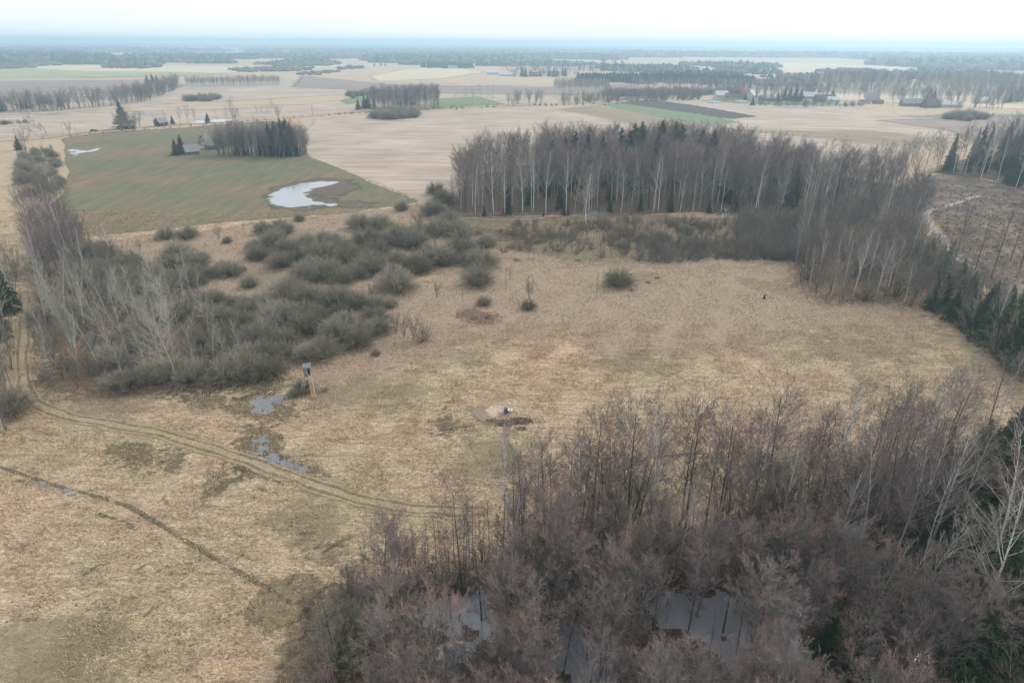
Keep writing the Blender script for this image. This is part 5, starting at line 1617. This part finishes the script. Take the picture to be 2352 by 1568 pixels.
P_old = mat_plain('weathered_plank', (0.22, 0.235, 0.225), 0.9, 0.2, 4)
P_roof = mat_plain('felt_roof', (0.17, 0.165, 0.175), 0.8, 0.12, 3)
P_pole = mat_plain('bleached_pole', (0.40, 0.37, 0.31), 0.9, 0.15, 4)
P_lad = mat_plain('ladder_wood', (0.62, 0.44, 0.30), 0.85, 0.1, 4)
p = G(712, 898)
hs = link('hunting_stand', None, loc=(p[0], p[1], 0), rot=(0, 0, d(14)))
tag(hs, 'wooden hunting stand on splayed poles with cabin and ladder', 'hunting stand')
ZC0, ZC1 = 3.25, 4.75
mb = MB(); mb.box((0.25, 0.1, (ZC0 + ZC1) / 2), (0.55, 0.6, ZC1 - ZC0 - 0.1)); mb.build('doorway_shade', mat_plain('painted_inner_shade', (0.015, 0.014, 0.013), 0.95, 0.1, 4), hs)  # near-black box added so the doorway looks deep in shade
mb = MB(); mb.box((0, 0, ZC0 - 0.06), (1.25, 1.25, 0.1)); mb.build('platform', P_old, hs)
board_box(hs, 1.12, 1.12, ZC0, ZC1, P_old)
mb = MB()
mb.add([(-0.72, -0.8, ZC1 - 0.02), (0.72, -0.8, ZC1 + 0.02), (0.72, 0.72, ZC1 + 0.26), (-0.72, 0.72, ZC1 + 0.22), (-0.72, -0.8, ZC1 + 0.07), (0.72, -0.8, ZC1 + 0.11), (0.72, 0.72, ZC1 + 0.35), (-0.72, 0.72, ZC1 + 0.31)],
       [(3, 2, 1, 0), (4, 5, 6, 7), (0, 1, 5, 4), (1, 2, 6, 5), (2, 3, 7, 6), (3, 0, 4, 7)])
mb.build('roof', P_roof, hs)
for (tx, ty), (bx_, by_) in zip([(-0.5, -0.5), (0.5, -0.5), (0.5, 0.5), (-0.5, 0.5)], [(-1.7, -1.3), (1.75, -0.6), (1.5, 1.5), (-1.6, 1.3)]):
    mb = MB(); mb.tube((bx_, by_, -0.1), (tx, ty, ZC0), 0.095, 0.08, 7); mb.build('leg', P_pole, hs)
for (a, b2_) in (((-1.0, -1.6, -0.1), (-0.5, -0.65, 2.6)), ((-2.1, -0.4, -0.1), (-0.6, 0.3, 2.5)), ((2.1, 0.3, -0.1), (0.6, 0.2, 2.5)), ((-1.35, -1.08, 0.8), (1.35, -0.6, 0.9)), ((-0.95, -0.85, 1.6), (0.95, 0.8, 1.7)), ((-1.2, 1.0, 1.0), (1.1, 1.1, 1.1))):
    mb = MB(); mb.tube(a, b2_, 0.065, 0.055, 6); mb.build('brace', P_pole, hs)
lad = link('ladder', None, hs)
lx = 0.38
b0, b1_ = Vector((0.75, -2.5, 0.02)), Vector((lx, -0.75, ZC0 + 0.5))
for sx in (-0.27, 0.27):
    mb = MB(); mb.tube(b0 + Vector((sx, 0, 0)), b1_ + Vector((sx * 0.85, 0, 0)), 0.06, 0.055, 6); mb.build('rail', P_lad, lad)
for k in range(11):
    c_ = b0.lerp(b1_, (k + 0.7) / 12)
    mb = MB(); mb.tube(c_ + Vector((-0.34, -0.05, 0)), c_ + Vector((0.34, -0.05, 0)), 0.05, 0.05, 6); mb.build('rung', P_lad, lad)

# second, pale legged stand at the middle wood
p = G(1663, 502)
h2 = link('hunting_stand', None, loc=(p[0], p[1], 0), rot=(0, 0, d(-5)))
tag(h2, 'small dark topped stand with whitish legs before the middle wood', 'hunting stand')
PW = mat_plain('white_birch_pole', (0.6, 0.62, 0.62), 0.8, 0.1, 4)
PDK = mat_plain('dark_panel', (0.05, 0.07, 0.07), 0.8, 0.1, 4)
for sx, sy in ((-0.8, -0.7), (0.1, -0.8), (0.85, -0.6), (0.7, 0.7), (-0.7, 0.7)):
    mb = MB(); mb.tube((sx, sy, -0.1), (sx * 0.6, sy * 0.6, 2.2), 0.11, 0.08, 6); mb.build('leg', PW, h2)
mb = MB(); mb.box((0, 0, 2.7), (1.3, 1.2, 1.0)); mb.build('cabin', PDK, h2)
mb = MB(); mb.box((0.1, -0.63, 2.85), (0.7, 0.05, 0.3)); mb.build('panel', PW, h2)
mb = MB(); mb.box((0, 0, 3.25), (1.6, 1.5, 0.08)); mb.build('roof', P_roof, h2)
p = G(1693, 504)
f_ = link('feed_trough', None, loc=(p[0], p[1], 0))
tag(f_, 'small pale feeder on short legs right of the stand', 'feeder')
mb = MB()
for sx in (-0.3, 0.3):
    for sy in (-0.25, 0.25):
        mb.tube((sx * 1.3, sy * 1.3, 0), (sx, sy, 0.8), 0.05, 0.04, 5)
mb.build('leg_frame', PW, f_)
mb = MB(); mb.box((0, 0, 1.0), (0.8, 0.6, 0.4)); mb.build('tray', PW, f_)

# ------------------------------------------------------------------ feeding place: soil, mound, barrel, tyre
M_soil = mat_sheet('bare_soil', [(0.3, (0.20, 0.148, 0.11)), (0.7, (0.30, 0.23, 0.175))], 2.5, ragged=0.5)
M_grain = mat_sheet('spilled_grain', [(0.3, (0.30, 0.22, 0.16)), (0.7, (0.58, 0.44, 0.31))], 1.6, ragged=0.5)
sheet('bare_soil', M_soil, [(1085, 940), (1110, 935), (1160, 938), (1170, 955), (1150, 972), (1120, 970), (1092, 955)], 0.3, 0.060, 1.2, 0.8, 0.5, label='trampled bare soil at the feeding place')
sheet('bare_soil', M_grain, [(1122, 940), (1135, 931), (1160, 933), (1165, 942), (1145, 948), (1135, 955)], 0.2, 0.068, 1.1, 0.4, 0.9, label='pale orange patch of spilled grain')
CLOD = mat_plain('dark_clods', (0.16, 0.122, 0.09), 1.0, 0.3, 2)
r = np.random.default_rng(3)
V, F = [], []
octv = np.array([(1, 0, 0), (-1, 0, 0), (0, 1, 0), (0, -1, 0), (0, 0, 1), (0, 0, -1)], float)
octf = [(0, 2, 4), (2, 1, 4), (1, 3, 4), (3, 0, 4), (2, 0, 5), (1, 2, 5), (3, 1, 5), (0, 3, 5)]
for cx_, cy_, sx, sy, n_, hh in [(1195, 967, 24, 7, 700, 0.45), (1160, 972, 20, 8, 260, 0.15), (1130, 968, 16, 5, 100, 0.08), (1195, 985, 14, 4, 90, 0.08)]:
    for _ in range(n_):
        gx, gy = r.normal(0, 0.45), r.normal(0, 0.45)
        q = G(cx_ + gx * sx, cy_ + gy * sy)
        q[2] = max(0.06, hh * math.exp(-(gx * gx + gy * gy)) * r.uniform(0.2, 1))
        s = r.uniform(0.07, 0.2)
        o = len(V)
        V += list(octv * s * r.uniform(0.6, 1.3, (6, 3)) + q)
        F += [tuple(i + o for i in f) for f in octf]
tag(link('dirt_clods', mesh_np('dirt_clods', V, [F], [CLOD])), 'low heap of dark clods and dung by the feeding place', None, None, 'stuff')
V, F = [], []
for cx_, cy_, sx, sy, n_ in [(75, 1378, 40, 20, 14), (225, 1385, 60, 40, 22), (200, 1450, 160, 60, 26), (420, 1440, 200, 90, 24), (700, 1190, 90, 40, 20), (1040, 985, 70, 12, 60), (900, 1080, 260, 90, 60), (1650, 960, 280, 120, 60), (1350, 900, 280, 70, 60), (520, 950, 200, 40, 30)]:
    for _ in range(n_):
        q = G(cx_ + r.normal(0, 0.5) * sx, cy_ + r.normal(0, 0.5) * sy)
        q[2] = 0.04
        s = r.uniform(0.04, 0.14)
        o = len(V)
        V += list(octv * s * r.uniform(0.5, 1.4, (6, 3)) * np.array([1, 1, 0.6]) + q)
        F += [tuple(i + o for i in f) for f in octf]
tag(link('molehills', mesh_np('molehills', V, [F], [mat_plain('mole_soil', (0.09, 0.075, 0.062), 1.0, 0.2, 2)])), 'small dark molehills scattered in the dry meadow', None, None, 'stuff')

BLUE = mat_plain('blue_plastic', (0.025, 0.06, 0.19), 0.45, 0.05, 3)
p = G(1162, 950)
br_ = link('barrel', None, loc=(p[0], p[1], 0))
tag(br_, 'blue plastic barrel standing beside the white tyre', 'barrel')
def lathe(prof, n=16):
    mb = MB()
    P = []
    for r_, z_ in prof:
        for k in range(n):
            a = 6.28318 * k / n
            P.append((r_ * math.cos(a), r_ * math.sin(a), z_))
    Q = []
    for j in range(len(prof) - 1):
        for k in range(n):
            Q.append((j * n + k, j * n + (k + 1) % n, (j + 1) * n + (k + 1) % n, (j + 1) * n + k))
    mb.add(P, Q)
    return mb
lathe([(0.0, 0.02), (0.26, 0.02), (0.29, 0.08), (0.29, 0.3), (0.305, 0.33), (0.29, 0.36), (0.29, 0.6), (0.305, 0.63), (0.29, 0.66), (0.29, 0.85), (0.26, 0.9), (0.0, 0.9)]).build('drum', BLUE, br_, True)
lathe([(0.0, 0.93), (0.24, 0.93), (0.28, 0.92), (0.28, 0.88)]).build('lid', mat_plain('dark_blue_lid', (0.015, 0.03, 0.09), 0.5, 0.05, 3), br_, True)
p = G(1172, 944)
ty_ = link('tyre', None, loc=(p[0], p[1], 0.08), rot=(d(6), 0, 0))
tag(ty_, 'white topped tyre lying on the grass beside the barrel', 'tyre')
lathe([(0.22, 0.05), (0.24, 0.0), (0.40, 0.0), (0.45, 0.05), (0.45, 0.15), (0.42, 0.19)], 20).build('tread', RUB, ty_, True)
lathe([(0.42, 0.192), (0.36, 0.215), (0.27, 0.21), (0.23, 0.16), (0.22, 0.05)], 20).build('side_wall', mat_plain('white_paint', (0.75, 0.75, 0.73), 0.7, 0.05, 3), ty_, True)

# dark stump out in the meadow
p = G(1755, 686)
st_ = link('stump', None, loc=(p[0], p[1], 0))
tag(st_, 'charred black stump with grey green slab leaning, alone on the meadow', 'stump')
lathe([(0.26, 0), (0.2, 0.3), (0.21, 0.7), (0.17, 0.95), (0.0, 1.0)], 9).build('trunk', mat_plain('charred_wood', (0.012, 0.011, 0.01), 0.9, 0.3, 5), st_)
mb = MB(); mb.box((0.12, 0, 1.06), (0.9, 0.4, 0.1)); sl_ = mb.build('slab', mat_plain('mossy_slab', (0.10, 0.12, 0.11), 0.9, 0.2, 5), st_)
sl_.rotation_euler = (0, d(14), 0)
# pale jar at the willows
p = G(911, 613)
o = lathe([(0.0, 0), (0.3, 0), (0.3, 0.35), (0.12, 0.6), (0.12, 0.95), (0, 1.0)], 10).build('feed_jar', mat_plain('milky_plastic', (0.55, 0.6, 0.66), 0.5, 0.05, 3))
o.location = (p[0], p[1], 0)
tag(o, 'pale blue white plastic jar between two willow bushes', 'jar')

# fallen birches
def fallen(pts_px, r0, lab, nbr=6):
    P = [Vector(G(x, y, 0.3)) for x, y in pts_px]
    e = link('fallen_birch', None, loc=P[0])
    tag(e, lab, 'fallen tree', 'fallen birches')
    mb = MB()
    n = len(P)
    for i in range(n - 1):
        mb.tube(P[i] - P[0], P[i + 1] - P[0], r0 * (1 - 0.75 * i / n), r0 * (1 - 0.75 * (i + 1) / n), 7)
    mb.build('trunk', M['bark_birch_log'], e)
    mb = MB()
    for k in range(nbr * 3):
        t = random.uniform(0.45, 1) * (n - 1)
        i = min(int(t), n - 2)
        q = P[i].lerp(P[i + 1], t - i) - P[0]
        mb.tube(q, q + Vector((random.uniform(-1.5, 1.5), random.uniform(-1, 1), random.uniform(0.1, 1.0))), 0.04, 0.01, 4)
    mb.build('branches', M['twig_pale'], e)


M['bark_birch_log'] = mat_plain('log_bark', (0.48, 0.46, 0.42), 0.85, 0.15, 1.5)
fallen([(1250, 501), (1210, 503), (1165, 505), (1120, 506), (1090, 508)], 0.17, 'long white birch trunk lying before the wood')
fallen([(1140, 506), (1100, 502), (1060, 500), (1035, 499)], 0.13, 'shorter fallen birch overlapping the long one')
fallen([(1376, 530), (1362, 521), (1350, 515), (1345, 510)], 0.17, 'snapped white birch lying on marsh grass')
fallen([(1370, 522), (1360, 512), (1352, 500)], 0.12, 'thin forked birch trunk beside the snapped one', 3)
fallen([(2200, 870), (2250, 869), (2290, 871)], 0.12, 'bare pole lying near the right meadow edge', 2)
fallen([(1480, 945), (1560, 947), (1640, 954), (1700, 958)], 0.07, 'long thin dark pole lying on the meadow', 1)

# stumps on the felled patch
sp2 = scatter(GP([(2130, 460), (2200, 430), (2340, 470), (2352, 680), (2240, 620)]), 160, 3.0, 91)
V, F = [], []
r = np.random.default_rng(8)
for q in sp2:
    hh, rr = r.uniform(0.25, 0.7), r.uniform(0.15, 0.32)
    o = len(V)
    for z_ in (0, hh):
        for k in range(6):
            V.append((q[0] + rr * math.cos(k * 1.047), q[1] + rr * math.sin(k * 1.047), z_))
    V.append((q[0], q[1], hh))
    for k in range(6):
        F.append((o + k, o + (k + 1) % 6, o + 6 + (k + 1) % 6)); F.append((o + k, o + 6 + (k + 1) % 6, o + 6 + k)); F.append((o + 6 + k, o + 6 + (k + 1) % 6, o + 12))
tag(link('stumps', mesh_np('stumps', V, [F], [B_grey])), 'many low stumps left on the felled patch', None, None, 'stuff')
k = scatter(GP([(2125, 450), (2200, 420), (2352, 450), (2400, 700), (2240, 630), (2150, 540)]), 130, 3.4, 92)
mass('brash', 'low brash and brambles on the felled patch', k, ['redshrub', 'shrub'], (0.4, 1.3), 15, 1.4)

# ------------------------------------------------------------------ dry grass: real blades near the camera
def grass(name, n, rmin, rmax, hgt, wid, seed, label):
    r = np.random.default_rng(seed)
    # uniform over the seen wedge
    yy = np.sqrt(r.uniform(rmin ** 2, rmax ** 2, n))
    xx = yy * r.uniform(-1.0, 1.0, n)
    P = np.column_stack([xx, yy])
    keep = (sdist(P, poly) < -0.5)
    keep &= ~inside(P, GP([(93, 895), (640, 870), (650, 800), (300, 600), (90, 520)]))
    P = P[keep & (wob(P, 0.35, 4) + r.uniform(-1, 1, len(P)) * 0.9 > -0.5)]
    # gather into tussocks
    n = len(P)
    an = r.uniform(0, 6.283, n)
    lean = r.uniform(0.3, 1.2, n)
    h = hgt * r.uniform(0.4, 1.2, n)
    tipp = np.column_stack([P[:, 0] + np.cos(an) * h * lean, P[:, 1] + np.sin(an) * h * lean, 0.05 + h])
    pr = np.column_stack([-np.sin(an), np.cos(an)]) * wid * 0.5 * r.uniform(0.6, 1.4, (n, 1))
    a = np.column_stack([P + pr, np.full(n, 0.0)])
    b_ = np.column_stack([P - pr, np.full(n, 0.0)])
    V = np.stack([a, b_, tipp], 1).reshape(-1, 3)
    tp = np.repeat(np.clip(0.5 + 0.35 * wob(P, 0.5, 9) + r.normal(0, 0.2, n), 0, 1), 3)
    me = mesh_np(name, V, [np.arange(3 * n).reshape(-1, 3)], [M_blade], tip=tp)
    return tag(link(name, me), label, None, None, 'stuff')


mt, n, b = new_mat('grass_blades')
mc, h_ = meadow_color(n)
c = ramp(n, attr(n, 'tip'), [(0, (0.75, 0.72, 0.66)), (0.4, (1.0, 0.98, 0.95)), (0.75, (1.25, 1.22, 1.15)), (1, (1.45, 1.42, 1.32))])
n.links.new(mixc(n, 1.0, mc, c, 'MULTIPLY'), b.inputs['Base Color'])
b.inputs['Roughness'].default_value = 1
M_blade = mt
grass('dry_grass', 380000, 36, 130, 0.30, 0.07, 5, 'straw coloured tussock grass over the near meadow')
grass('dry_grass', 220000, 130, 230, 0.34, 0.12, 6, 'straw coloured tussock grass over the middle meadow')

# ------------------------------------------------------------------ haze
hz = MB()
hz.box((0, 16000, (CAMZ + 25 - 2) / 2), (70000, 70000, CAMZ + 25 + 2))
mh = bpy.data.materials.new('haze')
mh.use_nodes = True
mh.node_tree.nodes.clear()
o_ = mh.node_tree.nodes.new('ShaderNodeOutputMaterial')
v_ = mh.node_tree.nodes.new('ShaderNodeVolumePrincipled')
v_.inputs['Color'].default_value = (0.60, 0.83, 1.0, 1)
v_.inputs['Density'].default_value = HAZE_DENSITY
v_.inputs['Anisotropy'].default_value = 0.45
mh.node_tree.links.new(v_.outputs[0], o_.inputs['Volume'])
ho = hz.build('haze', mh)
tag(ho, 'pale blue haze thickening towards the horizon', None, None, 'stuff')
